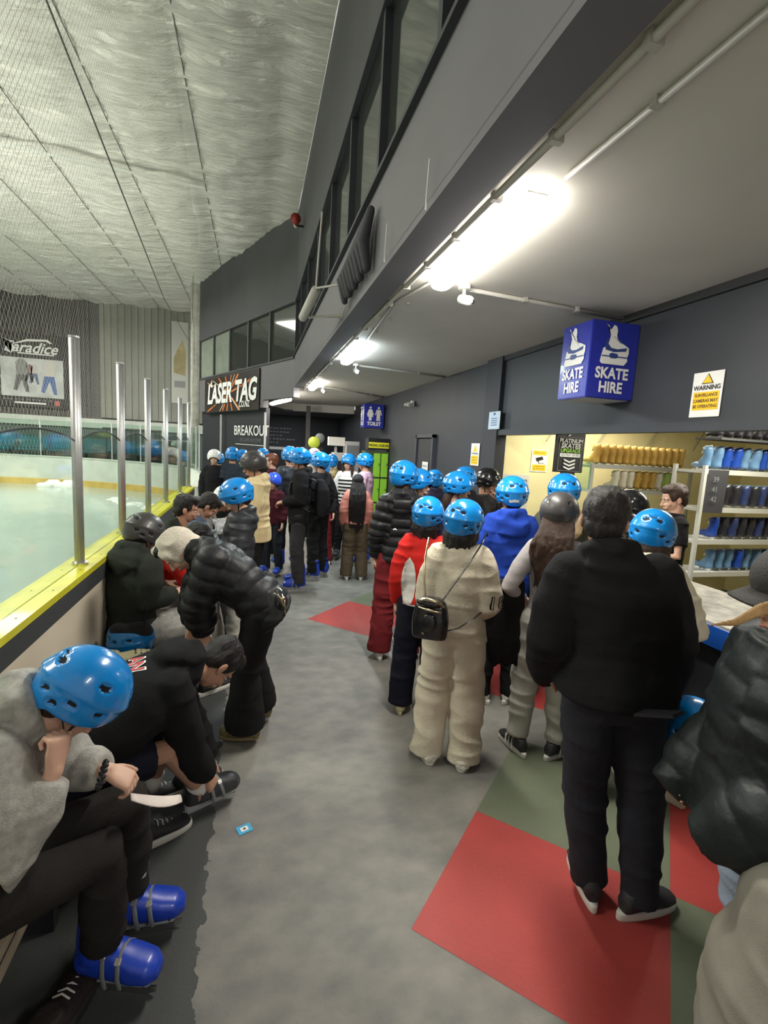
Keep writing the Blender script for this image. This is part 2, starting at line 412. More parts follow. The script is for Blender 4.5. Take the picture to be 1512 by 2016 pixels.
def make_hair(par, M, s, style, mt, L=.4, helmet=False, seed=1):
    pm = PM(); T = lambda *a: M @ (V(*a)*s); R3 = M.to_3x3()
    g = .004 if helmet else .008
    if helmet:
        pm.ell(T(0, -.030, .000), [(.076+g)*s, (.072+g)*s, (.050+g)*s], R3)
    else:
        pm.ell(T(0, -.022, .044), [(.076+g)*s, (.090+g)*s, (.084+g)*s], R3, n=24)
        pm.ell(T(0, .030, .092), [(.058+g)*s, (.052+g)*s, (.028+g)*s], R3)
    pm.ell(T(0, -.055, -.020), [(.062+g)*s, (.044+g)*s, (.060+g*.5)*s], R3)
    for q in (-1, 1): pm.ell(T(q*.070, .018, .030 if not helmet else .0), [.012*s, .018*s, .035*s], R3)
    if style == 'bob':
        for i in range(17):
            a = R_(-90+(i-8)*14.5); x = .082*math.cos(a); y = .082*math.sin(a)-.005; q = ((i*7) % 5)/5
            pm.tube([T(x, y, .0), T(x*1.10, y*1.10-.006, -.07), T(x*(1.10+.06*q), y*1.1-.006, -.12-.035*q)], [.022*s, .024*s, .008*s], n=8)
    if style == 'sidehair':
        for q in (-1, 1): pm.tube([T(q*.075, .02, .01), T(q*.085, .03, -.08), T(q*.085, .04, -.22)], [.018*s, .022*s, .012*s], n=10)
        pm.tube([T(0, -.06, 0), T(0, -.09, -.12), T(0, -.1, -.25)], [.07*s, .07*s, .05*s], n=12, flat=.6, side=R3 @ V(1, 0, 0))
    if style == 'short' and not helmet:
        pm.ell(T(0, -.045, .0), [.078*s, .055*s, .06*s], R3)
    me = remesh(pm, .0075*s, 2)
    Mi = M.inverted()
    def fn(co, no):
        A = np.array(Mi.to_3x3())
        lc = co@A.T
        return .008*(np.abs(vnoise(lc*np.array((110, 75, 22)), seed)*2-1))+.010*(vnoise(lc*np.array((34, 34, 16)), seed+2)-.5)
    displace(me, fn)
    ob = link('hair', me, mt, par, True)
    if style == 'long':
        back = R3 @ V(0, -1, 0); p2 = PM(); top = T(0, -.06, .0)
        rg = random.Random(int(L*100)); a = R3 @ V(1, 0, 0); a = V(a.x, a.y, 0).normalized(); bk2 = V(back.x, back.y, 0).normalized()
        for i in range(30):
            u = -1+2*((i+.5)/30); wave = rg.uniform(.004, .016)*(1 if L < .6 else .4); ph = rg.uniform(0, 6.3); Lr = L*rg.uniform(.82, 1.0)*(1-.12*abs(u)); pts = []
            for q in range(9):
                t = q/8; w = .070+.050*math.sin(min(1, t*1.5)*math.pi*.62)-.02*t
                pts.append(top+V(0, 0, -Lr*t)+bk2*(.03+.085*min(1, t*3.2)-.05*t+rg.uniform(-.008, .008)-.02*u*u)+a*(u*w+wave*math.sin(t*9+ph)))
            p2.tube(pts, [.022, .022, .020, .019, .018, .016, .014, .010, .004], n=8)
        me = remesh(p2, .0065, 1)
        displace(me, lambda co, no: .004*(np.abs(vnoise(co*np.array((90, 90, 6)), 2)*2-1)))
        link('hair', me, mt, par, True)
    return ob
def add_eyes(par, M, s, look=(0, 0), closed=False):
    for q in (-1, 1):
        pm = PM(); c = V(q*.0305, .0725, -.002)*s
        pm.cm = 0; pm.ell(M @ c, [.0145*s, .0145*s, .0085*s if not closed else .005*s], M.to_3x3(), n=14)
        pm.cm = 1; pm.ell(M @ (c+V(look[0]*.003, .0095, look[1]*.003)*s), [.0065*s, .0065*s, .0065*s if not closed else .003*s], M.to_3x3(), n=12)
        mk('eye', pm, [EYEW, EYED], par, True)
        pm = PM(); pm.tube([M @ (V(q*.014, .0885, .018)*s), M @ (V(q*.030, .0885, .0235)*s), M @ (V(q*.047, .076, .017)*s)], [.0028*s, .0036*s, .002*s], n=8)
        mk('eyebrow', pm, HAIR['black'], par, True)
def add_mouth(par, M, s, smile=False):
    pm = PM()
    pm.tube([M @ (V(-.023, .084, -.063+(.006 if smile else 0))*s), M @ (V(0, .0985, -.0655)*s), M @ (V(.023, .084, -.063+(.006 if smile else 0))*s)], [.002*s, .0055*s, .002*s], n=8)
    mk('mouth', pm, LIP if not smile else EYEW, par, True)
SOLEW = mat('sole_white', (.62, .60, .55), .6, bump=.1); SOLEB = mat('sole_black', (.02, .02, .02), .7)
SKB = mat('skate_shell_blue', (.010, .045, .42), .34, coat=.15, var=.06); SKK = mat('skate_shell_black', (.03, .032, .036), .35, coat=.2)
GSTRAP = mat('strap_grey', (.16, .17, .18), .5)
def shoe(par, ank, yaw, kind='sneaker', m=None, sole=None, s=1., gz=0., pitch=0.):
    """ank: ankle joint (x, y); yaw: toe direction in degrees (0 = +y) ; gz: height of the ground under the foot"""
    T = Matrix.Translation((ank[0], ank[1], gz)) @ Matrix.Rotation(R_(yaw), 4, 'Z') @ Matrix.Rotation(R_(pitch), 4, 'X') @ Matrix.Scale(s, 4)
    P = lambda x, y, z: T @ V(x, y, z); R3 = T.to_3x3()
    X = R3 @ V(1, 0, 0); Z = R3 @ V(0, 0, 1); Y = R3 @ V(0, 1, 0)
    m = m or mat('shoe_black', (.02, .02, .022), .6, bump=.15)
    sole = sole or SOLEW
    if kind == 'skate':
        root = None
        pm = PM()
        pm.loft([(P(0, -.085, .13), X*.030, Z*.045), (P(0, -.07, .135), X*.045, Z*.060), (P(0, -.02, .135), X*.050, Z*.066), (P(0, .05, .125), X*.052, Z*.058), (P(0, .11, .115), X*.058, Z*.048), (P(0, .165, .108), X*.052, Z*.040), (P(0, .195, .104), X*.026, Z*.024)], n=20, p=2.4)
        pm.tube([P(0, -.025, .15), P(0, -.028, .21), P(0, -.012, .29)], [.056*s, .056*s, .060*s], n=18, caps='ff')
        me = remesh(pm, .007*s, 4); boot = link('skate', me, m, par, True)
        pm = PM()
        pm.box(P(0, -.05, .062), (.030*s, .07*s, .05*s), R3, .006*s); pm.box(P(0, .10, .060), (.030*s, .08*s, .05*s), R3, .006*s); pm.box(P(0, .03, .042), (.018*s, .25*s, .022*s), R3, .005*s)
        mk('blade_holder', pm, mat('holder_grey', (.35, .36, .38), .4), boot)
        pm = PM(); pm.prism([P(-.002, -.11, .034), P(-.002, -.115, .015), P(-.002, -.09, .002), P(-.002, .15, .002), P(-.002, .18, .016), P(-.002, .18, .034)], X*.004*s); mk('blade', pm, CHROME, boot)
        for (y, z, tilt) in ((.035, .150, 25), (.085, .132, 18)):
            pm = PM(); pts = []
            for k in range(9):
                a = math.pi*(-.08+1.16*k/8); pts.append(P(-.0615*math.cos(a), y-.015*math.sin(a), .105+(.088 if y < .05 else .071)*math.sin(a)))
            pm.tube(pts, .0085*s, n=8, flat=.35, side=R3 @ V(0, 1, .2)); st = mk('strap', pm, GSTRAP, boot, True)
            pm = PM(); pm.box(P(.038, y-.012, .176 if y < .05 else .160), (.022*s, .022*s, .010*s), R3 @ Matrix.Rotation(R_(40), 3, 'Y'), .003*s); mk('buckle', pm, mat('buckle', (.5, .5, .5), .3, metal=.8), st)
        pm = PM(); pm.tube([P(-.05, .02, .262), P(-.03, .055, .27), P(.03, .055, .27), P(.05, .02, .262)], .009*s, n=8, flat=.4); mk('strap', pm, GSTRAP, boot, True)
        pm = PM(); pm.tube([P(0, -.014, .26), P(0, -.010, .305)], [.052*s, .054*s], n=16, caps='ff'); mk('liner', pm, mat('liner', (.05, .05, .06), .9, bump=.3), boot, True)
        return boot
    pm = PM()
    if kind == 'clog':
        pm.loft([(P(0, -.10, .045), X*.02, Z*.02), (P(0, -.085, .05), X*.040, Z*.030), (P(0, 0, .055), X*.046, Z*.036), (P(0, .08, .055), X*.055, Z*.042), (P(0, .14, .048), X*.050, Z*.036), (P(0, .165, .040), X*.025, Z*.020)], n=18)
    elif kind == 'slipper':
        pm.loft([(P(0, -.11, .05), X*.03, Z*.025), (P(0, -.08, .055), X*.055, Z*.045), (P(0, 0, .065), X*.060, Z*.055), (P(0, .09, .06), X*.068, Z*.050), (P(0, .15, .05), X*.055, Z*.040), (P(0, .175, .045), X*.028, Z*.022)], n=18)
    else:
        pm.loft([(P(0, -.085, .055), X*.022, Z*.030), (P(0, -.075, .065), X*.035, Z*.040), (P(0, -.03, .070), X*.040, Z*.046), (P(0, .04, .058), X*.045, Z*.034), (P(0, .11, .046), X*.049, Z*.024), (P(0, .160, .040), X*.040, Z*.018), (P(0, .18, .036), X*.020, Z*.010)], n=18)
        pm.tube([P(0, -.03, .07), P(0, -.035, .115)], [.042*s, .040*s], n=16, caps='ff')
    me = remesh(pm, .007*s, 3)
    if kind == 'slipper': displace(me, lambda co, no: .010*(vnoise(co*60, 4)-.4))
    up = link('shoe', me, m, par, True)
    pm = PM(); h = {'clog': .022, 'slipper': .02}.get(kind, .028)
    out = []
    for k in range(28):
        a = 2*math.pi*k/28; y = .04+.145*math.sin(a); w = (.040+.014*math.sin(a*1)*1.0) if kind != 'slipper' else .055+.01*math.sin(a)
        out.append((w*math.copysign(abs(math.cos(a))**.7, math.cos(a)), y))
    pm.rings([[P(x*.95, y, .001) for x, y in out], [P(x*1.02, y*1.01, .006) for x, y in out], [P(x*1.03, y*1.01, h) for x, y in out], [P(x*.96, y, h+.006) for x, y in out]])
    mk('sole', pm, sole, up, True)
    if kind == 'sneaker':
        for q in range(4):
            pm = PM(); y = .025+q*.022; z = .100-q*.0095; pm.tube([P(-.022, y, z-.006), P(0, y+.004, z+.002), P(.022, y, z-.006)], .003*s, n=6); mk('lace', pm, SOLEW, up, True)
    if kind == 'stripes':
        for q in range(3):
            for sx in (-1, 1):
                pm = PM(); y = -.02+q*.035; pm.tube([P(sx*.049, y, .035), P(sx*.046, y+.01, .055), P(sx*.036, y+.02, .080)], .006*s, n=6, flat=.5); mk('stripe', pm, SOLEW, up, True)
    return up
def person(label, x, y, yaw, top, skin=0, J=None, head=(0, 0, 0), helmet='blue', hair=('short', 'black'), hairL=.35,
           top_g=None, hood=None, legs=None, shoes=('sneaker', None, None), arms=('down', 'down'), bw=.86, near=False, face=True,
           group=None, skates=False, collar=None, z0=0., hcurl=30, vox=None, smile=False, hands=None, strap=True, footyaw=(8, -8), noface=False, sw=None):
    """top: height of the very top of head or helmet; J: joint overrides in a 1.72 m frame (x right, y forward)"""
    ref = 1.60+(.17 if helmet else .137)
    sk = .055 if skates else 0.
    k = (top-sk-z0)/ref
    Q = dict(pel=(0, 0, .95), chest=(0, .005, 1.22), sh=(0, -.005, 1.40), neck=(0, -.01, 1.475), head=(0, .018, 1.60),
             shL=(-.175, -.01, 1.395), shR=(.175, -.01, 1.395), hipL=(-.09, 0, .92), hipR=(.09, 0, .92),
             knL=(-.11, .02, .50), knR=(.11, .02, .50), anL=(-.125, -.02, .09), anR=(.125, -.02, .09))
    for sd, a in zip('LR', arms):
        q = -1 if sd == 'L' else 1
        if a == 'down': Q['el'+sd] = (q*.235, -.03, 1.13); Q['wr'+sd] = (q*.245, .05, .885)
        elif a == 'pocket': Q['el'+sd] = (q*.27, -.07, 1.14); Q['wr'+sd] = (q*.19, .07, .98)
        elif a == 'front': Q['el'+sd] = (q*.24, .00, 1.13); Q['wr'+sd] = (q*.10, .20, 1.08)
        elif a == 'phone': Q['el'+sd] = (q*.21, .06, 1.14); Q['wr'+sd] = (q*.09, .28, 1.20)
        elif a == 'face': Q['el'+sd] = (q*.22, .16, 1.16); Q['wr'+sd] = (q*.06, .17, 1.42)
        elif a == 'cross': Q['el'+sd] = (q*.22, .05, 1.14); Q['wr'+sd] = (-q*.03, .19, 1.14)
    sw_ = sw if sw is not None else (.86 if J is None or 'pel' not in J else 1.0)
    for a in ('shL', 'shR', 'elL', 'elR', 'wrL', 'wrR'):
        if a in Q: Q[a] = (Q[a][0]*sw_, Q[a][1], Q[a][2])
    if J: Q.update(J)
    j = {a: V(b)*k for a, b in Q.items()}
    if sk:
        for a in j: j[a] = j[a]+V(0, 0, sk)
    root = thing('person', label, 'person', (x, y, z0), R_(yaw), group)
    hipv = (j['hipR']-j['hipL']).normalized(); shv = (j['shR']-j['shL']).normalized()
    HM = Matrix.Translation(j['head']) @ rotm(*head).to_4x4(); hs = k if k > .93 else k*.35+.62
    def torso(pm, pad=0., z_from='hem', hem=0., w=bw, topn=True, flare=0., round_=2.3):
        spine = [(0, j['pel']), (.45, j['chest']), (.86, j['sh']), (1, j['neck'])]
        up0 = (j['chest']-j['pel']).normalized()
        secs = []
        def sec(c, r, up, a, b): f = up.cross(r).normalized(); secs.append((c, r*(a*k*w+pad), f*(b*k*w+pad)))
        if hem is not None:
            sec(j['pel']-up0*hem*k, hipv, up0, .160+flare, .115+flare)
        sec(j['pel']+up0*.0, hipv, up0, .165+flare*.8, .118+flare*.8)
        mid = j['pel'].lerp(j['chest'], .5)
        sec(mid, (hipv*.6+shv*.4).normalized(), up0, .145+flare*.6, .105+flare*.6)
        up1 = (j['sh']-j['chest']).normalized()
        sec(j['chest'], (hipv*.3+shv*.7).normalized(), (up0+up1).normalized(), .165+flare*.4, .118+flare*.3)
        sec(j['chest'].lerp(j['sh'], .6), shv, up1, .172+flare*.2, .112+flare*.1)
        sec(j['sh'], shv, up1, .150, .085)
        up2 = (j['neck']-j['sh']).normalized()
        if topn: sec(j['sh'].lerp(j['neck'], .55), shv, up2, .098, .068); sec(j['neck'], shv, up2, .060, .058)
        pm.loft(secs, n=24, p=round_)
    # body
    pm = PM(); torso(pm, -.014, hem=.06, w=min(bw, 1.1), round_=2.1)
    nk = j['neck']-(j['neck']-j['sh'])*.5
    pm.tube([nk, j['head']+HM.to_3x3() @ V(0, -.020, -.055)*hs], [.058*k, .054*k], n=14)
    head_prims(pm, HM, hs)
    for sd in 'LR':
        q = -1 if sd == 'L' else 1
        pm.tube([j['sh'+sd]-shv*q*.02, j['el'+sd], j['wr'+sd]], [.044*k, .034*k, .025*k], n=12)
        d = (j['wr'+sd]-j['el'+sd]).normalized()
        hd = (hands or {}).get(sd)
        if hd is None:
            nn = V(q, 0, .1) if abs(d.z) > .6 else V(q*.3, 0, 1)
            hand_prims(pm, j['wr'+sd], d, nn, (-1 if sd == 'L' else 1)*(1 if abs(d.z) > .6 else -1)*(-1 if d.z > .6 else 1), hcurl, s=min(1, k*1.02))
        else: hand_prims(pm, j['wr'+sd], V(hd[0]), V(hd[1]), hd[2], hd[3] if len(hd) > 3 else hcurl, s=min(1, k*1.02))
        pm.tube([j['hip'+sd], j['kn'+sd], j['an'+sd]], [.070*k, .050*k, .036*k], n=12)
        fy = R_(footyaw[0 if sd == 'L' else 1]); pm.tube([j['an'+sd]-V(0, 0, .03*k), j['an'+sd]+V(-math.sin(fy)*.10, math.cos(fy)*.10, -.045)*k], [.032*k, .022*k], n=10)
    me = remesh(pm, vox or (.0065 if near else .0095), 2)
    link('body', me, SKIN[skin], root, True)
    if not noface:
        add_eyes(root, HM, hs, closed=(head[1] > 20)); add_mouth(root, HM, hs, smile)
    if hair: make_hair(root, HM, hs, hair[0], HAIR[hair[1]], hairL, helmet is not None or hair[0] == 'cap')
    if helmet:
        h = bpy.data.objects.new('helmet', HELM[helmet]); COL.objects.link(h); h.parent = root; h.matrix_local = HM @ Matrix.Scale(hs, 4)
        if strap:
            pm = PM()
            for q in (-1, 1): pm.tube([V(q*.088, .03, .0), V(q*.072, .02, -.05), V(q*.045, .03, -.098), V(0, .035, -.113)], .0055, n=6, flat=.4)
            pm.tube([V(-.088, -.05, -.01), V(-.074, .0, -.06)], .005, n=6, flat=.4); pm.tube([V(.088, -.05, -.01), V(.074, .0, -.06)], .005, n=6, flat=.4)
            mk('chin_strap', pm, STRAP, h, True)
    # trousers
    if legs:
        m, rads = legs[0], legs[1]; lk = legs[2] if len(legs) > 2 else {}
        pm = PM(); up0 = (j['chest']-j['pel']).normalized(); f = up0.cross(hipv).normalized()
        pm.loft([(j['pel']-up0*.13*k, hipv*.14*k*bw, f*.10*k*bw), (j['pel']-up0*.05*k, hipv*.175*k*bw, f*.128*k*bw), (j['pel']+up0*.05*k, hipv*.165*k*bw, f*.120*k*bw)], n=22, p=2.3)
        for sd in 'LR':
            hp, kn, an = j['hip'+sd], j['kn'+sd], j['an'+sd]
            if lk.get('short'): pm.tube([hp, hp.lerp(kn, .5), hp.lerp(kn, lk['short'])], [rads[0]*k, rads[0]*k, rads[1]*k], n=18, caps='rf'); continue
            e = kn.lerp(an, lk.get('len', 1.0)); dn = (e-kn).normalized(); e = e+dn*lk.get('ext', .03)
            pm.tube([hp, hp.lerp(kn, .5), kn, kn.lerp(e, .5), kn.lerp(e, .8), e], [rads[0]*k, (rads[0]+rads[1])/2*k, rads[1]*k, (rads[1]+rads[2])/2*k, rads[2]*k, rads[2]*(1.02)*k], n=18, caps='rf')
        cloth('trousers', root, m, pm, .010 if near else .014, 5, lk.get('fold', .010), (6, 6, 13), seed=int(abs(x*7+y*3)) % 9+1)
    # upper garment
    jacket = None
    if top_g:
        m, pad = top_g[0], top_g[1]*.72; o = top_g[2] if len(top_g) > 2 else {}
        pm = PM(); torso(pm, pad, hem=o.get('hem', .08), flare=o.get('flare', .0))
        ar = o.get('arm', (.060, .050, .038))
        for sd in 'LR':
            q = -1 if sd == 'L' else 1
            s0 = j['sh'+sd]; s1 = j['el'+sd]; s2 = j['wr'+sd]
            if o.get('sleeve') == 'short':
                pm.tube([s0-shv*q*.03, s0.lerp(s1, .7)], [ar[0]*k+pad*.7, ar[1]*k+pad*.9+.01], n=16, caps='rf')
            elif o.get('sleeve') == 'none': pass
            else:
                e = s2+(s2-s1).normalized()*(o.get('cuff', .0)-.015)
                pm.tube([s0-shv*q*.03, s0.lerp(s1, .5), s1, s1.lerp(e, .6), e], [ar[0]*k+pad, (ar[0]+ar[1])/2*k+pad, ar[1]*k+pad, (ar[1]*.5+ar[2]*.5)*k+pad, ar[2]*k+pad*.4], n=16, caps='rf')
        if hood == 'down':
            b = shv.cross((j['neck']-j['sh']).normalized()).normalized()*-1
            b = (j['neck']-j['sh']).normalized().cross(shv).normalized()*-1   # backwards
            u = (j['neck']-j['sh']).normalized()
            N0 = j['neck']
            pts = [N0+(-b)*.075*k*1+shv*-.03*k-u*.03*k, N0+shv*-.085*k+u*.005*k, N0+shv*-.07*k+b*.065*k+u*.025*k, N0+b*.095*k+u*.025*k, N0+shv*.07*k+b*.065*k+u*.025*k, N0+shv*.085*k+u*.005*k, N0-b*.075*k+shv*.03*k-u*.03*k]
            pm.tube(pts, [.022*k, .032*k, .040*k, .044*k, .040*k, .032*k, .022*k], n=12)
            pm.loft([(N0+b*.10*k-u*.17*k, shv*.03*k, b*.02), (N0+b*.115*k-u*.12*k, shv*.10*k, b*.032), (N0+b*.10*k-u*.04*k, shv*.125*k, b*.045), (N0+b*.075*k+u*.02*k, shv*.10*k, b*.045)], n=18)
        elif collar: pm.tube([j['neck']-(j['neck']-j['sh'])*.3, j['neck']+(j['neck']-j['sh']).normalized()*.035], [.085*k, .072*k], n=16, caps='ff')
        Z = None
        if o.get('quilt'):
            segs = [(j['pel']-V(0, 0, 0), j['sh'])]
            segs = [(j['pel'], j['sh']), (j['shL'], j['elL']), (j['elL'], j['wrL']), (j['shR'], j['elR']), (j['elR'], j['wrR'])]
            Z = (segs, o['quilt'], o.get('puff', .016))
        jacket = cloth(o.get('name', 'jacket'), root, m, pm, .0095 if near else .0125, o.get('smooth', 5), o.get('fold', .010), (4, 4, 13), seed=int(abs(x*5+y*9)) % 9+1, quilt=Z)
    fk = k*1.02
    for sd in 'LR':
        if shoes is None: break
        if isinstance(shoes, dict):
            if sd not in shoes: continue
            kind, m, sole = shoes[sd][:3]
        else: kind, m, sole = shoes
        an = j['an'+sd]; gz = max(0., an.z-.09*k-sk) if not skates else max(0, an.z-.09*k-sk)
        ex = shoes[sd][3] if isinstance(shoes, dict) and len(shoes[sd]) > 3 else {}
        shoe(root, (an.x, an.y), ex.get('yaw', footyaw[0 if sd == 'L' else 1]), 'skate' if skates else kind, m, sole, fk*ex.get('s', 1), gz=ex.get('gz', gz), pitch=ex.get('pitch', 0))
    return root, j, jacket, HM, k
# ------------------------------------------------------------------ setting materials
NAVY = mat('wall_navy', (.026, .030, .038), .55, bump=.05, bscale=12, var=.12, vscale=2)
NAVYD = mat('wall_dark', (.022, .024, .030), .6, var=.1)
FASC = mat('fascia_grey', (.125, .120, .130), .6, var=.06, vscale=2)
UPW = mat('upper_wall_grey', (.060, .060, .064), .7, var=.15, vscale=1)
CEIL = mat('ceiling_paint', (.62, .59, .53), .7, bump=.06, bscale=5, var=.05, vscale=1.5)
PIPE = mat('conduit_paint', (.46, .44, .40), .5)
CREAM = mat('board_cream', (.62, .54, .42), .45, var=.06, vscale=2)
BOARDW = mat('board_white', (.62, .66, .60), .35, var=.08, vscale=3, bump=.03)
YEL = mat('ledge_yellow', (.60, .56, .03), .35, var=.10, vscale=8, coat=.2)
YELK = mat('kick_yellow', (.62, .44, .12), .45, var=.15, vscale=4)
RUBB = mat('rubber_dark', (.035, .038, .040), .7)
ICE = mat('ice', (.44, .52, .47), .16, var=.05, vscale=.7, bump=.04, bscale=3, spec=.6)
SHOPW = mat('shop_wall_yellow', (.78, .70, .38), .7, var=.03)
WOOD = mat('bench_wood', (.46, .38, .28), .5, var=.12, vscale=3, stretch=(8, 1, 8))
WHITE = mat('paint_white', (.75, .75, .72), .5)
def glass_mat(name, tint, gloss=.06, fac=.10):
    m = bpy.data.materials.new(name); m.use_nodes = True; nt = m.node_tree; nt.nodes.clear()
    o = nt.nodes.new('ShaderNodeOutputMaterial'); mx = nt.nodes.new('ShaderNodeMixShader'); t = nt.nodes.new('ShaderNodeBsdfTransparent'); g = nt.nodes.new('ShaderNodeBsdfGlossy')
    lw = nt.nodes.new('ShaderNodeLayerWeight'); lw.inputs[0].default_value = .5; pw_ = nt.nodes.new('ShaderNodeMath'); pw_.operation = 'POWER'; nt.links.new(lw.outputs['Facing'], pw_.inputs[0]); pw_.inputs[1].default_value = 4.0; fr = nt.nodes.new('ShaderNodeMath'); fr.operation = 'MULTIPLY_ADD'; nt.links.new(pw_.outputs[0], fr.inputs[0]); fr.inputs[1].default_value = .5; fr.inputs[2].default_value = .02
    t.inputs[0].default_value = (*tint, 1); g.inputs['Roughness'].default_value = gloss
    nt.links.new(fr.outputs[0], mx.inputs[0]); nt.links.new(t.outputs[0], mx.inputs[1]); nt.links.new(g.outputs[0], mx.inputs[2]); nt.links.new(mx.outputs[0], o.inputs[0])
    return m
GLASS = glass_mat('rink_glass', (.93, .97, .94)); GLASSF = glass_mat('rink_glass_far', (.80, .90, .85))
WINDOW = mat('window_dark_glass', (.035, .040, .036), .06, spec=.9, ior=1.9, bump=.03, bscale=2)
def net_mat():
    m = bpy.data.materials.new('netting'); m.use_nodes = True; nt = m.node_tree; nt.nodes.clear(); N = nt.nodes.new; L = nt.links.new
    o = N('ShaderNodeOutputMaterial'); mx = N('ShaderNodeMixShader'); t = N('ShaderNodeBsdfTransparent'); d = N('ShaderNodeBsdfDiffuse')
    d.inputs[0].default_value = (.62, .60, .54, 1)
    tc = N('ShaderNodeTexCoord'); sp = N('ShaderNodeSeparateXYZ'); L(tc.outputs['Object'], sp.inputs[0])
    fac = []
    for s in (1, -1):
        a = N('ShaderNodeMath'); a.operation = 'MULTIPLY_ADD'; L(sp.outputs['Z'], a.inputs[0]); a.inputs[1].default_value = s*.62; 
        hsum = N('ShaderNodeMath'); hsum.operation = 'ADD'; L(sp.outputs['Y'], hsum.inputs[0]); L(sp.outputs['X'], hsum.inputs[1]); L(hsum.outputs[0], a.inputs[2])
        b = N('ShaderNodeMath'); b.operation = 'MULTIPLY'; L(a.outputs[0], b.inputs[0]); b.inputs[1].default_value = 1/.036
        c = N('ShaderNodeMath'); c.operation = 'FRACT'; L(b.outputs[0], c.inputs[0])
        e = N('ShaderNodeMath'); e.operation = 'LESS_THAN'; L(c.outputs[0], e.inputs[0]); e.inputs[1].default_value = .060
        fac.append(e)
    u = N('ShaderNodeMath'); u.operation = 'MAXIMUM'; L(fac[0].outputs[0], u.inputs[0]); L(fac[1].outputs[0], u.inputs[1])
    L(u.outputs[0], mx.inputs[0]); L(t.outputs[0], mx.inputs[1]); L(d.outputs[0], mx.inputs[2]); L(mx.outputs[0], o.inputs[0])
    return m
NET = net_mat()
def floor_mat():
    m, nt, b = nm('floor_rubber'); N = nt.nodes.new; L = nt.links.new
    tc = N('ShaderNodeTexCoord'); sp = N('ShaderNodeSeparateXYZ'); L(tc.outputs['Object'], sp.inputs[0])
    n1 = N('ShaderNodeTexNoise'); n1.inputs['Scale'].default_value = 2.2; n1.inputs['Detail'].default_value = 8; n1.inputs['Roughness'].default_value = .65; L(tc.outputs['Object'], n1.inputs[0])
    mp = N('ShaderNodeMapping'); mp.inputs['Scale'].default_value = (2, 3.2, 1); mp.inputs['Rotation'].default_value = (0, 0, .8); L(tc.outputs['Object'], mp.inputs[0])
    n2 = N('ShaderNodeTexNoise'); n2.inputs['Scale'].default_value = 3; n2.inputs['Detail'].default_value = 6; L(mp.outputs[0], n2.inputs[0])
    r1 = N('ShaderNodeValToRGB'); e = r1.color_ramp.elements; e[0].position = .3; e[0].color = (.125, .125, .115, 1); e[1].position = .72; e[1].color = (.235, .22, .195, 1); L(n1.outputs[0], r1.inputs[0])
    mxs = N('ShaderNodeMix'); mxs.data_type = 'RGBA'; mxs.inputs[0].default_value = .35; L(r1.outputs[0], mxs.inputs[6])
    r2 = N('ShaderNodeValToRGB'); e = r2.color_ramp.elements; e[0].position = .35; e[0].color = (.10, .108, .105, 1); e[1].position = .65; e[1].color = (.27, .25, .22, 1); L(n2.outputs[0], r2.inputs[0]); L(r2.outputs[0], mxs.inputs[7])
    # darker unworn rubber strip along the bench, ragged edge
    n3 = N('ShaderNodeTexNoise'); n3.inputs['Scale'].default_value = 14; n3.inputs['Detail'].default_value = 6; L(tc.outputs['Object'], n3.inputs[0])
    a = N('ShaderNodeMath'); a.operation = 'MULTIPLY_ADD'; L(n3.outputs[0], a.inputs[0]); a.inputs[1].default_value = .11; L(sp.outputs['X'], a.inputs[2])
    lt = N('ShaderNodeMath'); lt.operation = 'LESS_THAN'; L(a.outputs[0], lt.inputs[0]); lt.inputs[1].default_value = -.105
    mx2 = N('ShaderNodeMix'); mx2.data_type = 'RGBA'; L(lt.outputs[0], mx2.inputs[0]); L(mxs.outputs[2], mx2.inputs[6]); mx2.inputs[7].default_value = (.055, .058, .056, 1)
    L(mx2.outputs[2], b.inputs['Base Color']); b.inputs['Roughness'].default_value = .62; b.inputs['Specular IOR Level'].default_value = .35
    bp = N('ShaderNodeBump'); bp.inputs['Strength'].default_value = .15; bp.inputs['Distance'].default_value = .01; n4 = N('ShaderNodeTexNoise'); n4.inputs['Scale'].default_value = 60; L(tc.outputs['Object'], n4.inputs[0]); L(n4.outputs[0], bp.inputs['Height']); L(bp.outputs[0], b.inputs['Normal'])
    return m
FLOOR = floor_mat()
RED = mat('floor_red', (.34, .040, .034), .6, bump=.15, bscale=70, var=.12, vscale=3)
GREEN = mat('floor_green', (.115, .135, .085), .6, bump=.15, bscale=70, var=.15, vscale=3)
def foil_mat():
    m, nt, b = nm('foil_insulation'); N = nt.nodes.new; L = nt.links.new
    b.inputs['Base Color'].default_value = (.72, .70, .64, 1); b.inputs['Metallic'].default_value = .5; b.inputs['Roughness'].default_value = .42
    tc = N('ShaderNodeTexCoord'); mp = N('ShaderNodeMapping'); mp.inputs['Scale'].default_value = (1.0, 7, 1); mp.inputs['Rotation'].default_value = (0, 0, -.12); L(tc.outputs['Object'], mp.inputs[0])
    n = N('ShaderNodeTexNoise'); n.inputs['Scale'].default_value = 1.6; n.inputs['Detail'].default_value = 7; n.inputs['Roughness'].default_value = .62; n.inputs['Distortion'].default_value = .6; L(mp.outputs[0], n.inputs[0])
    bp = N('ShaderNodeBump'); bp.inputs['Strength'].default_value = .9; bp.inputs['Distance'].default_value = .12; L(n.outputs[0], bp.inputs['Height']); L(bp.outputs[0], b.inputs['Normal'])
    return m
FOIL = foil_mat()
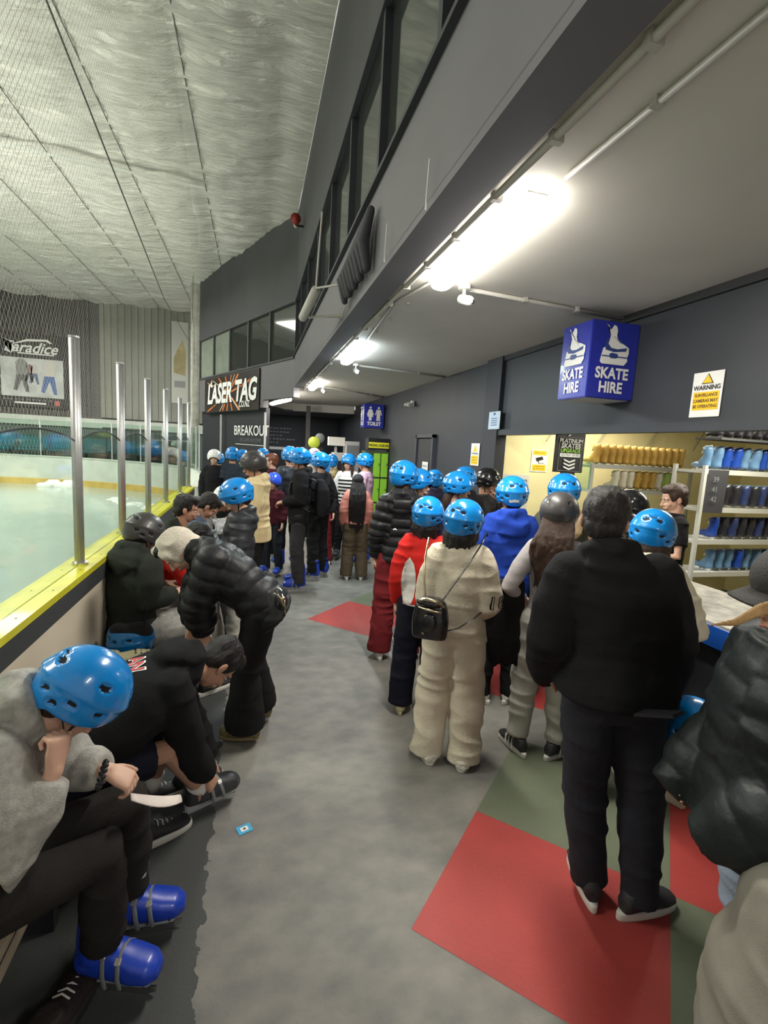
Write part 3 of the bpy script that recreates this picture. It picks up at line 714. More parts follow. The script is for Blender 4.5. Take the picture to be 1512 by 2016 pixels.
# ------------------------------------------------------------------ floor
BED = 15.0
pm = PM(); pm.add([(-1.0, -2.5, 0), (7.2, -2.5, 0), (7.2, 20, 0), (-1.7, 20, 0), (-1.7, 14, 0), (-1.0, 9, 0)], [(0, 1, 2, 3, 4, 5)])
A = V(.707, .707, 0); B = V(.707, -.707, 0)
def sq(o, la, lb, z=.0012): o = V(o[0], o[1], z); return [o, o+B*lb, o+B*lb+A*la, o+A*la]
pm.cm = 1
for o, la, lb in (((.645, 1.60), .77, .90), ((1.826, 1.508), .80, .85), ((.60, 5.13), .80, .86), ((1.70, 3.46), .80, .86), ((1.78, 6.4), .8, .86)):
    pm.add(sq(o, la, lb), [(0, 1, 2, 3)])
pm.cm = 2
for o, la, lb in (((1.189, 2.144), .80, .90), ((1.281, .964), .77, .85), ((1.165, 5.70), .8, .86), ((-.02, 4.52), .75, .8)):
    if o[0] > 0: pm.add(sq(o, la, lb, .0010), [(0, 1, 2, 3)])
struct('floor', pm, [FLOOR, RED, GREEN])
# ------------------------------------------------------------------ rink barrier
def curve_pts():
    P = [(-1.0, -2.5)]
    y = -2.5
    while y < 8.4: y += .545; P.append((-1.0, y))
    ctrl = [(-1.0, 8.9), (-1.1, 11), (-1.6, 14.2), (-3.0, 16.4), (-6, 17.9), (-10, 18.3), (-16, 18.4)]
    for i in range(len(ctrl)-1):
        p0 = V(*(ctrl[max(0, i-1)]), 0); p1 = V(*ctrl[i], 0); p2 = V(*ctrl[i+1], 0); p3 = V(*(ctrl[min(len(ctrl)-1, i+2)]), 0)
        for k in range(1, 7):
            t = k/6; q = .5*((2*p1)+(-p0+p2)*t+(2*p0-5*p1+4*p2-p3)*t*t+(-p0+3*p1-3*p2+p3)*t**3)
            P.append((q.x, q.y))
    return P
RP = curve_pts()
def sweep(pts, prof, pm):
    """prof: (n outward, z); outward = right side of the path"""
    rs = []
    for i, p in enumerate(pts):
        a = V(*pts[max(0, i-1)], 0); b = V(*pts[min(len(pts)-1, i+1)], 0); t = (b-a).normalized(); n = V(t.y, -t.x, 0)
        rs.append([V(p[0], p[1], 0)+n*u+V(0, 0, z) for u, z in prof])
    pm.rings(rs); return pm
near = [p for p in RP if p[1] <= 8.95 and p[0] > -1.05]; far = [p for p in RP if p[1] >= 8.85]
bar = thing('rink_barrier', 'cream rink barrier with yellow capped ledge running beside the bench', 'barrier', (0, 0, 0))
pm = PM(); sweep(near, [(.07, 0), (.07, 1.0), (-.06, 1.0), (-.06, 0)], pm); mk('board_panel', pm, CREAM, bar)
pm = PM(); sweep(near, [(.085, .965), (.085, 1.062), (-.085, 1.062), (-.085, .965)], pm); mk('rubber_band', pm, RUBB, bar)
pm = PM(); sweep(near, [(.085, 1.064), (.085, 1.098), (.004, 1.100), (.004, 1.064)], pm); sweep(near, [(-.002, 1.064), (-.002, 1.100), (-.10, 1.098), (-.10, 1.064)], pm); led = mk('ledge', pm, YEL, bar)
for k in range(22):
    for u in (.045, -.05): pm = PM(); pm.ell((-1.0+u, .3+k*.40, 1.099), (.006, .006, .002), n=8); mk('screw', pm, mat('screw_dark', (.12, .11, .02), .4), led)
pm = PM(); sweep(near, [(-.062, .10), (-.062, .26), (-.08, .26), (-.08, .10)], pm); mk('kick_strip', pm, YELK, bar)
fb = thing('rink_barrier', 'white curved barrier with yellow kick strip across the far end of the ice', 'barrier', (0, 0, 0))
pm = PM(); sweep(far, [(.07, 0), (.07, 1.0), (-.06, 1.0), (-.06, 0)], pm); mk('board_panel', pm, BOARDW, fb)
pm = PM(); sweep(far, [(.08, 1.0), (.08, 1.03), (-.08, 1.03), (-.08, 1.0)], pm); mk('cap_rail', pm, BOARDW, fb)
pm = PM(); sweep(far, [(-.062, .10), (-.062, .30), (-.085, .29), (-.085, .10)], pm); mk('kick_strip', pm, YELK, fb)
pm = PM(); pm.box((-1.92, 14.75, .62), (.10, .28, .95), Matrix.Rotation(R_(25), 3, 'Z')); mk('gate_frame', pm, mat('gate_grey', (.20, .22, .21), .5, metal=.3), fb)
ic = PM(); ic.add([(x-.05 if y < 12 else x, y, .10) for x, y in RP if y > -2.6]+[(-16, -2.5, .10)], [tuple(range(len(RP)+1))])
struct('floor', ic, ICE)
# snow heaps scraped against the far corner
pm = PM()
for k in range(40):
    a = random.random(); x = -1.9-1.6*a+random.uniform(-.3, .1); y = 13.2+2.2*a*.8+random.uniform(-.5, .2); pm.ell((x, y-.3, .10), (random.uniform(.05, .22), random.uniform(.04, .16), random.uniform(.01, .04)), n=8)
for k in range(12): pm.ell((-5.9+random.uniform(-.5, .5), 17.5+random.uniform(-.2, .1), .12), (.25, .14, random.uniform(.1, .26)), n=8)
sn = mk('snow', pm, mat('snow', (.82, .86, .84), .8), None, True); tag(sn, 'scraped white snow lying on the ice along the far barrier', 'snow', kind='stuff')
# posts and glass
POSTY = [-.05, 1.04, 2.13, 3.24, 4.24, 5.24, 6.25, 7.40, 8.35]
posts = []
pm = PM(); pm.tube([(0, 0, 0), (0, 0, 1.32)], .027, n=20, caps='ff'); pm.box((-.0, -.031, .66), (.03, .018, 1.30), None, .003)
post_me = pm.mesh('post'); pm = PM(); pm.tube([(0, 0, .0), (0, 0, .012)], .045, n=20, caps='ff'); fl_me = pm.mesh('fl')
pm = PM(); pm.tube([(0, 0, 1.318), (0, 0, 1.328)], .0285, n=20, caps='ff'); cap_me = pm.mesh('cap')
names = ['behind the camera side', 'at the frame edge', 'at the left edge of the picture', 'nearest tall one, widest in the picture', 'second one from the near end', 'third one from the near end', 'fourth one from the near end', 'fifth one from the near end', 'farthest one, at the ledge end']
for i, y in enumerate(POSTY[1:]):
    t = link('glass_post', post_me, STEEL, bar, True); t.location = (-1.0, y, 1.10)
    link('flange', fl_me, CHROME, t, False); link('cap', cap_me, STEEL, t)
for i in range(1, len(POSTY)-1):
    y0 = POSTY[i]+.03; y1 = POSTY[i+1]-.03; L = y1-y0
    pts = [(-1.0, y0, 1.10)]; top = []
    for k in range(15):
        a = k/14; top.append((-1.0, y0+L*a, 1.835+.062*math.sin(math.pi*a)**.8))
    poly = [(-1.006, y0, 1.10)]+[(-1.006, p[1], p[2]) for p in top]+[(-1.006, y1, 1.10)]
    pm = PM(); pm.prism(poly, (.012, 0, 0))
    g = mk('glass_pane', pm, GLASS, bar)
    pm = PM(); pm.tube(top, .0055, n=6, caps='ff'); mk('rubber_edge', pm, RUBB, g, True)
# far glass along the curved end
fp = [p for p in RP if p[1] > 12.5 and p[0] > -12.5]
for i in range(0, len(fp)-2, 2):
    a = V(*fp[i], 0); b = V(*fp[min(i+2, len(fp)-1)], 0); t = (b-a).normalized(); n = V(t.y, -t.x, 0)
    pm = PM(); pm.prism([a+t*.03+V(0, 0, 1.03), b-t*.03+V(0, 0, 1.03), b-t*.03+V(0, 0, 2.15), a+t*.03+V(0, 0, 2.15)], n*.012)
    g = mk('glass_pane', pm, GLASSF, fb)
    pm = PM(); pm.box(a+V(0, 0, 1.60), (.03, .03, 1.15)); mk('glass_post', pm, STEEL, fb)
# far hall walls
CORR = mat('far_wall_cladding', (.10, .097, .090), .6, var=.2, vscale=1, stretch=(10, 1, .3))
GREYW = mat('far_wall_grey', (.28, .28, .24), .7, var=.12, vscale=.8)
pm = PM(); pm.box((-9.2, 21.1, 4.9), (14.5, .2, 5.1))
for k in range(70): pm.box((-16+k*.145, 20.98, 4.5), (.06, .05, 4.3))
struct('wall_far', pm, CORR)
pm = PM(); pm.box((-3.55, 20.94, 4.62), (4.1, .08, 4.4))
for k in range(18): pm.box((-5.5+k*.23, 20.88, 4.6), (.10, .05, 4.36))
struct('wall_far', pm, GREYW)
pm = PM(); pm.box((-9.2, 20.95, 2.18), (14.5, .3, .34)); struct('trim_1', pm, BOARDW)
pm = PM(); pm.box((-9.2, 21.0, 1.0), (14.5, .2, 2.05)); struct('wall_far', pm, mat('far_lower_wall', (.10, .14, .13), .7))
pm = PM(); pm.add([(-16, -2.5, 0), (-16, 21, 0), (-16, 21, 7.2), (-16, -2.5, 7.2)], [(0, 1, 2, 3)]); struct('wall_left', pm, GREYW)
# seats behind the far glass
TEAL = mat('seat_teal', (.04, .20, .26), .5); k = 0
for i in range(7):
    s = thing('spectator_bench', 'teal bench seat behind the far glass across the rink', 'bench', (-9.6+i*1.02, 19.9, 0), 0, 'teal benches behind the far glass')
    pm = PM(); pm.box((0, 0, 1.15), (.90, .4, .08), None, .02); mk('seat', pm, TEAL, s); pm = PM(); pm.box((0, .22, 1.4), (.90, .06, .42), None, .02); mk('backrest', pm, TEAL, s)
    pm = PM(); pm.box((-.35, 0, .56), (.06, .3, 1.1)); mk('leg', pm, RUBB, s); pm = PM(); pm.box((.35, 0, .56), (.06, .3, 1.1)); mk('leg', pm, RUBB, s)
# clutter (rack of walking frames) behind far glass
rk = thing('equipment_rack', 'dark metal rack of skating aids behind the far glass', 'rack', (-4.2, 19.6, 0))
pm = PM()
for q in range(12): pm.tube([(-.9+q*.16, 0, .0), (-.9+q*.16, 0, 2.02)], .018, n=6)
mk('upright', pm, RUBB, rk); pm = PM(); pm.tube([(-1, 0, 2.02), (1, 0, 2.02)], .03, n=8); pm.tube([(-1, 0, 1.1), (1, 0, 1.1)], .03, n=8); mk('rail', pm, RUBB, rk)
# ------------------------------------------------------------------ foil ceiling
nx, ny = 130, 330
xs = np.linspace(-16, .78, nx); ys = np.linspace(-3, 21, ny)
Xg, Yg = np.meshgrid(xs, ys); P = np.stack([Xg.ravel(), Yg.ravel(), np.zeros(nx*ny)], 1)
S = 1.28; fx = ((P[:, 0]+.98) / S) % 1.0; fy = ((P[:, 1]-10.2)/4.1) % 1.0
sag = .07*np.sin(np.pi*fx)**.7 * np.minimum(1, np.sin(np.pi*fy)*3)
rot = np.stack([P[:, 0]*1.1, P[:, 1]*7+P[:, 0]*1.2, P[:, 2]], 1)
wr = .085*(vnoise(rot, 3)-.5)+.055*(np.abs(vnoise(rot*2.1+5, 4)*2-1))+.012*(vnoise(rot*5, 9)-.5)
zz = 6.62 - sag + wr*np.clip(1.25-.9*np.clip((P[:, 0]+.1)/.8, 0, 1), 0, 1)
me = bpy.data.meshes.new('ceiling'); idx = np.arange(nx*ny).reshape(ny, nx)
fs = np.stack([idx[:-1, :-1], idx[1:, :-1], idx[1:, 1:], idx[:-1, 1:]], -1).reshape(-1, 4)
me.from_pydata(np.stack([P[:, 0], P[:, 1], zz], 1).tolist(), [], fs.tolist()); me.update()
o = link('ceiling', me, FOIL, None, True); o['kind'] = 'structure'
pm = PM()
for k in range(11): pm.tube([(-.98-S*k, -3, 6.605), (-.98-S*k, 21, 6.605)], .008, n=6)
struct('trim_2', pm, mat('seam_tape', (.15, .15, .14), .5))
pm = PM()
for yy in (10.3,): pm.add([(-16, yy-1.2, 6.49), (-.98, yy+.05, 6.49), (-.98, yy+.15, 6.49), (-16, yy-1.0, 6.49)], [(0, 1, 2, 3)])
struct('trim_3', pm, mat('foil_tape', (.85, .85, .80), .3, metal=.4))
# ------------------------------------------------------------------ netting
pm = PM()
ncol = 60; pts = []
for i in range(ncol+1):
    y = -1.5+i*(17.0/ncol); x = -1.09-.05*(y > 8)*(y-8)-.07*max(0, y-12)
    pts.append((x+.02*math.sin(y*2.1), y))
vs = []; fs = []
for i, (x, y) in enumerate(pts):
    for z in (1.75, 3.0, 4.2, 5.4, 6.5): vs.append((x+.03*math.sin(z*3+y), y, z))
for i in range(ncol):
    for k in range(4): a = i*5+k; fs.append((a, a+5, a+6, a+1))
pm.add(vs, fs)
n = mk('safety_net', pm, NET, None, True); tag(n, 'fine pale safety netting hanging from the foil ceiling above the rink glass', 'net')
pm = PM(); pm.tube([(-1.09, -.5, 4.75), (-1.09, 3.3, 4.1), (-1.10, 6.8, 3.55), (-1.2, 10, 3.65), (-1.6, 14, 4.9), (-1.75, 15.5, 6.4)], .006, n=6); mk('cable', pm, mat('cable_dark', (.10, .10, .09), .5), n)
# column wrapped with net at the end of the slanted wall
pm = PM(); pm.box((-1.86, 17.05, 3.3), (.22, .3, 6.6), Matrix.Rotation(R_(20), 3, 'Z'), .02)
struct('trim_4', pm, mat('column_pale', (.42, .42, .37), .6, var=.25, vscale=6, bump=.4, bscale=40))
# ------------------------------------------------------------------ corridor shell
pm = PM(); poly = [(.88, -2.5, 3.1), (3.1, -2.5, 3.1), (3.1, 15.2, 3.1), (.2, 16.2, 3.1), (.0, 12.9, 3.1), (.88, 10.85, 3.1)]
pm.prism(poly, (0, 0, .12)); struct('ceiling', pm, CEIL)
pm = PM(); pm.box((1.6, 15.72, 2.985), (2.95, .08, .23), Matrix.Rotation(R_(-18), 3, 'Z')); struct('trim_5', pm, mat('soffit_white', (.55, .53, .48), .6))
pm = PM(); pm.prism([(.9, 15.9, 2.86), (3.2, 15.2, 2.86), (6, 19, 2.86), (-1.6, 19, 2.86), (-1.6, 16.6, 2.86), (-.15, 13.3, 2.86)], (0, 0, .05)); struct('ceiling', pm, mat('lobby_ceiling', (.10, .10, .11), .7))
# right wall: above the opening, beyond it, and before it
pm = PM(); pm.box((3.07, 2.38, 2.625), (.14, 6.6, .98)); struct('wall_right', pm, NAVY)
pm = PM(); pm.box((2.985, 2.38, 2.165), (.04, 6.6, .07)); struct('trim_6', pm, NAVY)
pm = PM(); pm.box((2.985, 2.38, 3.07), (.03, 6.6, .06)); struct('trim_7', pm, mat('trim_black', (.012, .012, .014), .6))
pm = PM(); pm.box((3.02, 5.86, 1.56), (.14, .40, 3.1)); struct('wall_right', pm, NAVYD)
pm = PM(); pm.box((3.09, 10.6, 1.56), (.12, 9.2, 3.1)); struct('wall_right', pm, NAVY)
pm = PM(); pm.box((3.09, -1.7, 1.56), (.12, 1.5, 3.1)); struct('wall_right', pm, NAVY)
# upper side wall over the corridor: fascia, windows, head
pm = PM(); pm.box((.86, 4.2, 3.40), (.12, 13.4, .60)); struct('wall_upper', pm, FASC)
pm = PM(); pm.box((.90, 4.2, 3.085), (.20, 13.4, .05)); pm.box((.83, 4.2, 3.15), (.05, 13.4, .03)); struct('trim_8', pm, FASC)
pm = PM(); pm.box((.86, 4.2, 5.72), (.12, 13.4, 1.85)); struct('wall_upper', pm, UPW)
pm = PM(); pm.box((.79, 4.2, 3.715), (.06, 13.4, .03)); pm.box((.79, 4.2, 4.79), (.05, 13.4, .03)); struct('trim_9', pm, NAVYD)
MULY = [-2.35, -1.17, .02, 1.2, 2.39, 3.57, 4.72, 5.87, 7.1, 8.3, 9.5, 10.7]
for i in range(len(MULY)-1):
    pm = PM(); pm.box((.85, (MULY[i]+MULY[i+1])/2, 4.25), (.02, MULY[i+1]-MULY[i]-.05, 1.06)); w = struct('window_%d' % (i+1), pm, WINDOW)
    pm = PM(); pm.box((.82, MULY[i+1], 4.25), (.07, .055, 1.06)); mk('mullion', pm, NAVYD, w)
# slanted end wall
W0 = V(.8, 10.85, 0); W1 = V(-1.68, 16.7, 0); WD = (W1-W0).normalized(); WN = V(-WD.y, WD.x, 0)
if WN.y > 0: WN = -WN
WL = (W1-W0).length; WM = Matrix((-WD, V(0, 0, 1), WN)).transposed().to_4x4(); WM.translation = W0   # x right (towards corridor), y up, z towards the rink
def wbox(t0, t1, z0, z1, d0, d1):
    pm = PM(); c = W0+WD*((t0+t1)/2)+WN*((d0+d1)/2)+V(0, 0, (z0+z1)/2); pm.box(c, (t1-t0, abs(d1-d0), z1-z0), Matrix((WD, WN, V(0, 0, 1))).transposed()); return pm
struct('wall_end', wbox(1.55, WL, 2.68, 3.68, -.14, 0), FASC); struct('wall_end', wbox(0, 1.55, 2.86, 3.68, -.14, 0), FASC); struct('wall_end', wbox(0, WL, 4.85, 6.62, -.14, 0), UPW)
struct('trim_10', wbox(0, WL, 3.66, 3.70, -.02, .03), UPW); struct('trim_11', wbox(0, WL, 4.82, 4.86, -.02, .03), UPW)
for i in range(5):
    w = struct('window_%d' % (12+i), wbox(i*WL/5+.03, (i+1)*WL/5-.03, 3.70, 4.82, -.06, -.04), WINDOW if i < 3 else mat('window_pale', (.20, .23, .19), .3, var=.2, vscale=2))
    mk('mullion', wbox((i+1)*WL/5-.035, (i+1)*WL/5+.035, 3.68, 4.84, -.06, .01), UPW, w)
struct('wall_end', wbox(1.6, WL, 0, 2.68, -.20, -.10), NAVYD)
# lobby
pm = PM(); pm.box((2.3, 18.6, 1.45), (8, .15, 2.9)); struct('wall_back', pm, NAVYD)
pm = PM(); pm.box((3.09, 16.9, 1.5), (.1, 3.4, 3.0)); struct('wall_right', pm, NAVYD)
pm = PM(); pm.box((1.56, 15.0, 1.5), (.12, .12, 3.0)); struct('trim_13', pm, UPW)
# small door in the right wall
pm = PM(); pm.box((3.02, 8.44, 1.06), (.04, .80, 2.06)); d = struct('door_1', pm, NAVYD)
pm = PM(); pm.box((3.0, 8.00, 1.08), (.07, .06, 2.16)); pm.box((3.0, 8.88, 1.08), (.07, .06, 2.16)); pm.box((3.0, 8.44, 2.14), (.07, .94, .06)); mk('door_frame', pm, mat('frame_navy', (.055, .06, .075), .5), d)
pm = PM(); pm.tube([(2.97, 8.12, 1.0), (2.95, 8.12, 1.0), (2.95, 8.22, 1.0)], .01, n=8); mk('door_handle', pm, STEEL, d, True)
# ------------------------------------------------------------------ skate hire room
pm = PM(); pm.box((5.2, 5.83, 1.28), (4.3, .14, 2.6)); struct('wall_shop_back', pm, SHOPW)
pm = PM(); pm.box((7.2, 2.4, 1.28), (.14, 7.0, 2.6)); struct('wall_shop_right', pm, SHOPW)
pm = PM(); pm.box((5.2, -1.0, 1.28), (4.2, .14, 2.6)); struct('wall_shop_near', pm, SHOPW)
pm = PM(); pm.box((5.15, 2.4, 2.60), (4.0, 7.0, .06)); struct('ceiling_shop', pm, mat('shop_ceiling', (.62, .58, .42), .7)).name = 'ceiling'
for k, x in enumerate((3.7, 4.5, 5.3, 6.1)):
    pm = PM(); pm.tube([(x, 5.70, 2.10), (x+.28, 5.72, 2.52)], .010, n=6); tag(mk('ceiling_brace', pm, mat('brace', (.35, .33, .25), .5)), 'thin diagonal metal brace against the yellow shop wall above the tan boots', 'brace', 'diagonal braces in the skate hire room')
for k, x in enumerate((4.05, 4.12)):
    pm = PM(); pm.tube([(x, 5.68, 2.55), (x-.03, 5.68, 2.2), (x-.12, 5.68, 1.95)], .006, n=6); tag(mk('cable', pm, RUBB, None, True), 'thin dark cable hanging down the yellow shop wall left of the tan boots', 'cable', 'cables on the shop wall')
ct = thing('service_counter', 'grey speckled skate hire counter with a blue front edge', 'counter', (2.9, 2.1, 0))
pm = PM(); pm.box((.0, 0, .47), (.50, 5.2, .94)); mk('body', pm, NAVYD, ct)
CTOP = mat('counter_top', (.30, .28, .24), .45, var=.5, vscale=12)
pm = PM(); pm.box((.05, 0, .975), (.74, 5.4, .05), None, .008); mk('counter_top', pm, CTOP, ct)
pm = PM(); pm.box((-.325, 0, .93), (.03, 5.4, .12)); mk('edge_strip', pm, mat('edge_blue', (.01, .10, .50), .35), ct)
bp_ = thing('step_box', 'low beige step box on the floor below the counter', 'box', (2.42, 2.08, 0), .4); pm = PM(); pm.box((0, 0, .08), (.30, .22, .16), None, .01); mk('body', pm, mat('cardboard', (.36, .30, .22), .8), bp_); pm = PM(); pm.box((0, 0, .17), (.32, .24, .02), None, .005); mk('lid', pm, mat('cardboard2', (.42, .36, .27), .8), bp_)
# shelving
SHM = mat('shelf_metal', (.50, .50, .46), .4, metal=.2)
def shelf_unit(label, x0, x1, y, zs, ztop, dpt=.36):
    t = thing('shelf_unit', label, 'shelf', ((x0+x1)/2, y, 0))
    w = x1-x0
    for z in zs:
        pm = PM(); pm.box((0, 0, z-.015), (w, dpt, .03)); pm.box((0, -dpt/2, z-.012), (w, .015, .05)); mk('shelf_board', pm, SHM, t)
    for sx in (-w/2, w/2):
        for sy in (-dpt/2, dpt/2): pm = PM(); pm.box((sx, sy, ztop/2), (.035, .035, ztop)); mk('upright', pm, SHM, t)
    return t
shelf_unit('metal shelf unit holding tan and white boots against the yellow wall', 3.85, 5.30, 5.12, (1.83, 1.54, 1.2, .85, .5), 1.85)
shelf_unit('metal shelf unit with four tiers of black and blue boots at the right', 4.40, 7.0, 4.12, (1.85, 1.46, 1.125, .78, .42), 1.90)
pg = PM(); pg.box((3.84, 4.93, 1.72), (.008, .004, .36)); pg.box((3.82, 5.1, 1.72), (.008, .36, .36)); tag(mk('glass_panel', pg, GLASSF), 'small glass side panel at the left end of the tan boot shelf', 'glass panel')
def boot_meshes():
    pm = PM()
    pm.loft([((0, .02, .035), (.036, 0, 0), (0, .070, 0)), ((0, .0, .06), (.043, 0, 0), (0, .085, .0)), ((0, .025, .115), (.040, 0, 0), (0, .060, .0)), ((0, .045, .15), (.038, 0, 0), (0, .048, .0)), ((0, .04, .20), (.044, 0, 0), (0, .052, .008)), ((0, .035, .235), (.047, 0, 0), (0, .055, .012)), ((0, .035, .238), (.036, 0, 0), (0, .045, .010)), ((0, .035, .215), (.034, 0, 0), (0, .043, .010))], n=16)
    pm.loft([((0, .06, .045), (.03, 0, 0), (0, 0, .02)), ((0, .0, .06), (.042, 0, 0), (0, 0, .040)), ((0, -.07, .058), (.045, 0, 0), (0, 0, .034)), ((0, -.13, .05), (.036, 0, 0), (0, 0, .026)), ((0, -.155, .045), (.015, 0, 0), (0, 0, .012))], n=14)
    a = pm.mesh('bootA')
    pm = PM(); pm.box((0, .05, .018), (.022, .05, .036)); pm.box((0, -.08, .018), (.022, .05, .036)); pm.box((0, -.02, .006), (.006, .26, .012)); b = pm.mesh('bladeA')
    pm = PM(); pm.tube([(-.030, .03, .225), (-.034, .0, .18), (.034, .0, .17), (.030, .03, .225)], .006, n=6); c = pm.mesh('laceA')
    pm = PM(); pm.tube([(-.038, .04, .236), (0, .085, .244), (.038, .04, .236), (0, -.012, .232), (-.038, .04, .236)], .010, n=8); d_ = pm.mesh('collar')
    return a, b, c, d_
BA, BB, BC, BD = boot_meshes()
BOOTM = {'tan': mat('boot_tan', (.50, .31, .07), .4, var=.15, vscale=12), 'white': mat('boot_white', (.68, .64, .52), .45), 'lb': mat('boot_lightblue', (.09, .18, .30), .35, var=.2, vscale=10), 'blue': mat('boot_blue', (.010, .045, .26), .3), 'black': mat('boot_black', (.018, .018, .022), .3), 'navy': mat('boot_navy', (.02, .03, .09), .35), 'green': mat('boot_green', (.35, .50, .12), .5)}
LACEM = {'tan': 'tan', 'white': 'white', 'lb': 'white', 'blue': 'white', 'black': 'lb', 'navy': 'lb', 'green': 'white'}
BCOL = {'tan': 'tan', 'white': 'white', 'lb': 'light blue', 'blue': 'blue', 'black': 'black', 'navy': 'navy', 'green': 'green'}
bootproto = {}
def boot(kind, x, y, z, rz, label, group, s=1.0):
    if kind not in bootproto:
        m = BOOTM[kind]; a = BA.copy(); a.materials.clear()
        t = thing('skate_boot', label, 'boot', (x, y, z), rz, group); link('boot', a, m, t, True)
        b = BB.copy(); b.materials.clear(); link('blade', b, CHROME, t)
        c = BC.copy(); c.materials.clear(); link('lace', c, WHITE if kind != 'tan' else m, t, True)
        d_ = BD.copy(); d_.materials.clear(); link('collar', d_, BOOTM[LACEM[kind]], t, True); bootproto[kind] = t
    else: t = dup(bootproto[kind], (x, y, z), rz, label, group)
    t.scale = (s, s, s); return t
def ordl(i, n): return 'leftmost' if i == 0 else ('rightmost' if i == n-1 else ['', 'second', 'third', 'fourth', 'fifth', 'sixth', 'seventh', 'eighth', 'ninth', 'tenth', 'eleventh', 'twelfth', 'thirteenth', 'fourteenth', 'fifteenth'][i] + ' from the left')
def row(kinds, x0, dx, y, z, rz, where, group, s=1.0, jit=.05):
    for i, k in enumerate(kinds): boot(k, x0+i*dx, y+random.uniform(-.01, .01), z+.002, rz+random.uniform(-jit, jit), '%s rental boot, %s of %s' % (BCOL[k], ordl(i, len(kinds)), where), group, s)
row(['tan']*13, 3.95, .103, 5.06, 1.83, math.pi+.15, 'the top row of the left shelf', 'tan boots on the top row', 1.0)
row(['white']*3+['tan']*3+['white', 'green', 'white'], 4.26, .108, 5.06, 1.54, math.pi, 'the lower row of the left shelf', 'boots on the lower row of the left shelf', .95)
row(['lb', 'lb', 'blue', 'blue', 'lb', 'lb', 'blue', 'lb', 'blue'], 4.50, .125, 4.06, 1.85, math.pi, 'the top tier of the right shelf', 'boots on the top tier of the right shelf', 1.0, .15)
row(['navy', 'black', 'black', 'navy', 'black', 'navy', 'black', 'black'], 4.68, .125, 4.06, 1.46, math.pi, 'the second tier of the right shelf', 'boots on the second tier of the right shelf', 1.0)
row(['blue', 'black', 'navy', 'black', 'black', 'navy', 'black', 'black'], 4.70, .125, 4.06, 1.125, math.pi, 'the third tier of the right shelf', 'boots on the third tier of the right shelf', .98)
row(['lb', 'lb', 'lb', 'blue', 'lb', 'lb', 'blue', 'lb'], 4.72, .125, 4.06, .78, math.pi, 'the bottom tier of the right shelf', 'boots on the bottom tier of the right shelf', .98, .1)
row(['black']*9, 3.62+.9, .13, 3.98, 2.18, math.pi, 'the hanging rail under the shop ceiling', 'black boots under the shop ceiling', .8)
pm = PM(); pm.box((5.1, 4.0, 2.17), (1.3, .3, .02)); tag(mk('wall_shelf', pm, RUBB), 'dark high shelf under the shop ceiling holding black boots', 'shelf')
pm = PM(); pm.prism([(4.42, 3.93, 1.42), (4.66, 3.91, 1.42), (4.68, 3.91, 1.86), (4.44, 3.93, 1.86)], (0, .01, 0)); sg = mk('size_board', pm, mat('blackboard', (.03, .03, .035), .6)); tag(sg, 'dark size board with faint pale writing on the shelf end', 'board')
FM = frame((1, 0, 0), (0, 0, 1), (4.55, 3.90, 1.64)); text('39', FM, -.04, .12, .075, GSTRAP, sg); text('41', FM, -.04, .02, .075, GSTRAP, sg); text('42', FM, -.04, -.08, .075, GSTRAP, sg)
# ------------------------------------------------------------------ signs
SBLUE = mat('sign_blue', (.020, .030, .33), .35, coat=.2); SWHITE = mat('sign_white', (.80, .80, .78), .5); SNAVY = mat('sign_navy', (.03, .06, .22), .4)
SYEL = mat('sign_yellow', (.85, .55, .02), .5); SBLACK = mat('sign_black', (.012, .012, .014), .5); SBROWN = mat('sign_ink', (.12, .05, .01), .5); LIME = mat('lime', (.35, .75, .05), .5)
def skate_icon(M, cx, cy, s, par):
    P = lambda L: [(cx+x*s, cy+y*s) for x, y in L]
    flat('skate_picture', M, P([(-.30, .50), (-.22, .46), (-.14, .20), (-.16, .10), (-.20, -.05), (-.33, -.12), (-.38, -.34), (-.40, -.47), (-.34, -.52), (.36, -.52), (.46, -.40), (.44, -.30), (.48, -.20), (.47, -.06), (.30, .02), (.12, .08), (.05, .22), (.06, .36), (.02, .46), (-.06, .49), (-.12, .40), (-.17, .36)][::-1]), SWHITE, par, .003)
    flat('skate_picture', M, P([(-.26, .12), (-.20, .12), (-.20, .0), (-.10, -.10), (.10, -.12), (.40, -.06), (.38, -.15), (.0, -.20), (-.26, -.16), (-.29, -.05)][::-1]), SNAVY, par, .006)
    flat('skate_picture', M, P([(-.14, -.26), (-.06, -.22), (.12, -.24), (.16, -.32), (.08, -.36), (-.10, -.36)][::-1]), SNAVY, par, .006)
    flat('skate_picture', M, P([(-.36, -.30), (.42, -.30), (.43, -.33), (-.37, -.33)][::-1]), SNAVY, par, .0055)
    for k in range(5): flat('skate_picture', M, P([(-.06+k*.05, .20-k*.035), (.02+k*.05, .19-k*.035), (.02+k*.05, .175-k*.035), (-.06+k*.05, .185-k*.035)][::-1]), mat('lace_grey', (.4, .4, .4), .5), par, .006)
sk = thing('hanging_sign', 'blue box sign with white skate picture reading SKATE HIRE on the dark wall', 'sign', (0, 0, 0))
pm = PM(); pm.box((2.775, 3.64, 2.69), (.45, .38, .60), None, .006); mk('sign_box', pm, SBLUE, sk)
pm = PM(); pm.box((2.775, 3.64, 2.388), (.40, .33, .006)); mk('bottom_panel', pm, mat('panel_grey', (.45, .45, .44), .5), sk)
F1 = frame((1, 0, 0), (0, 0, 1), (2.775, 3.449, 2.69)); F2 = frame((0, -1, 0), (0, 0, 1), (2.549, 3.64, 2.69))
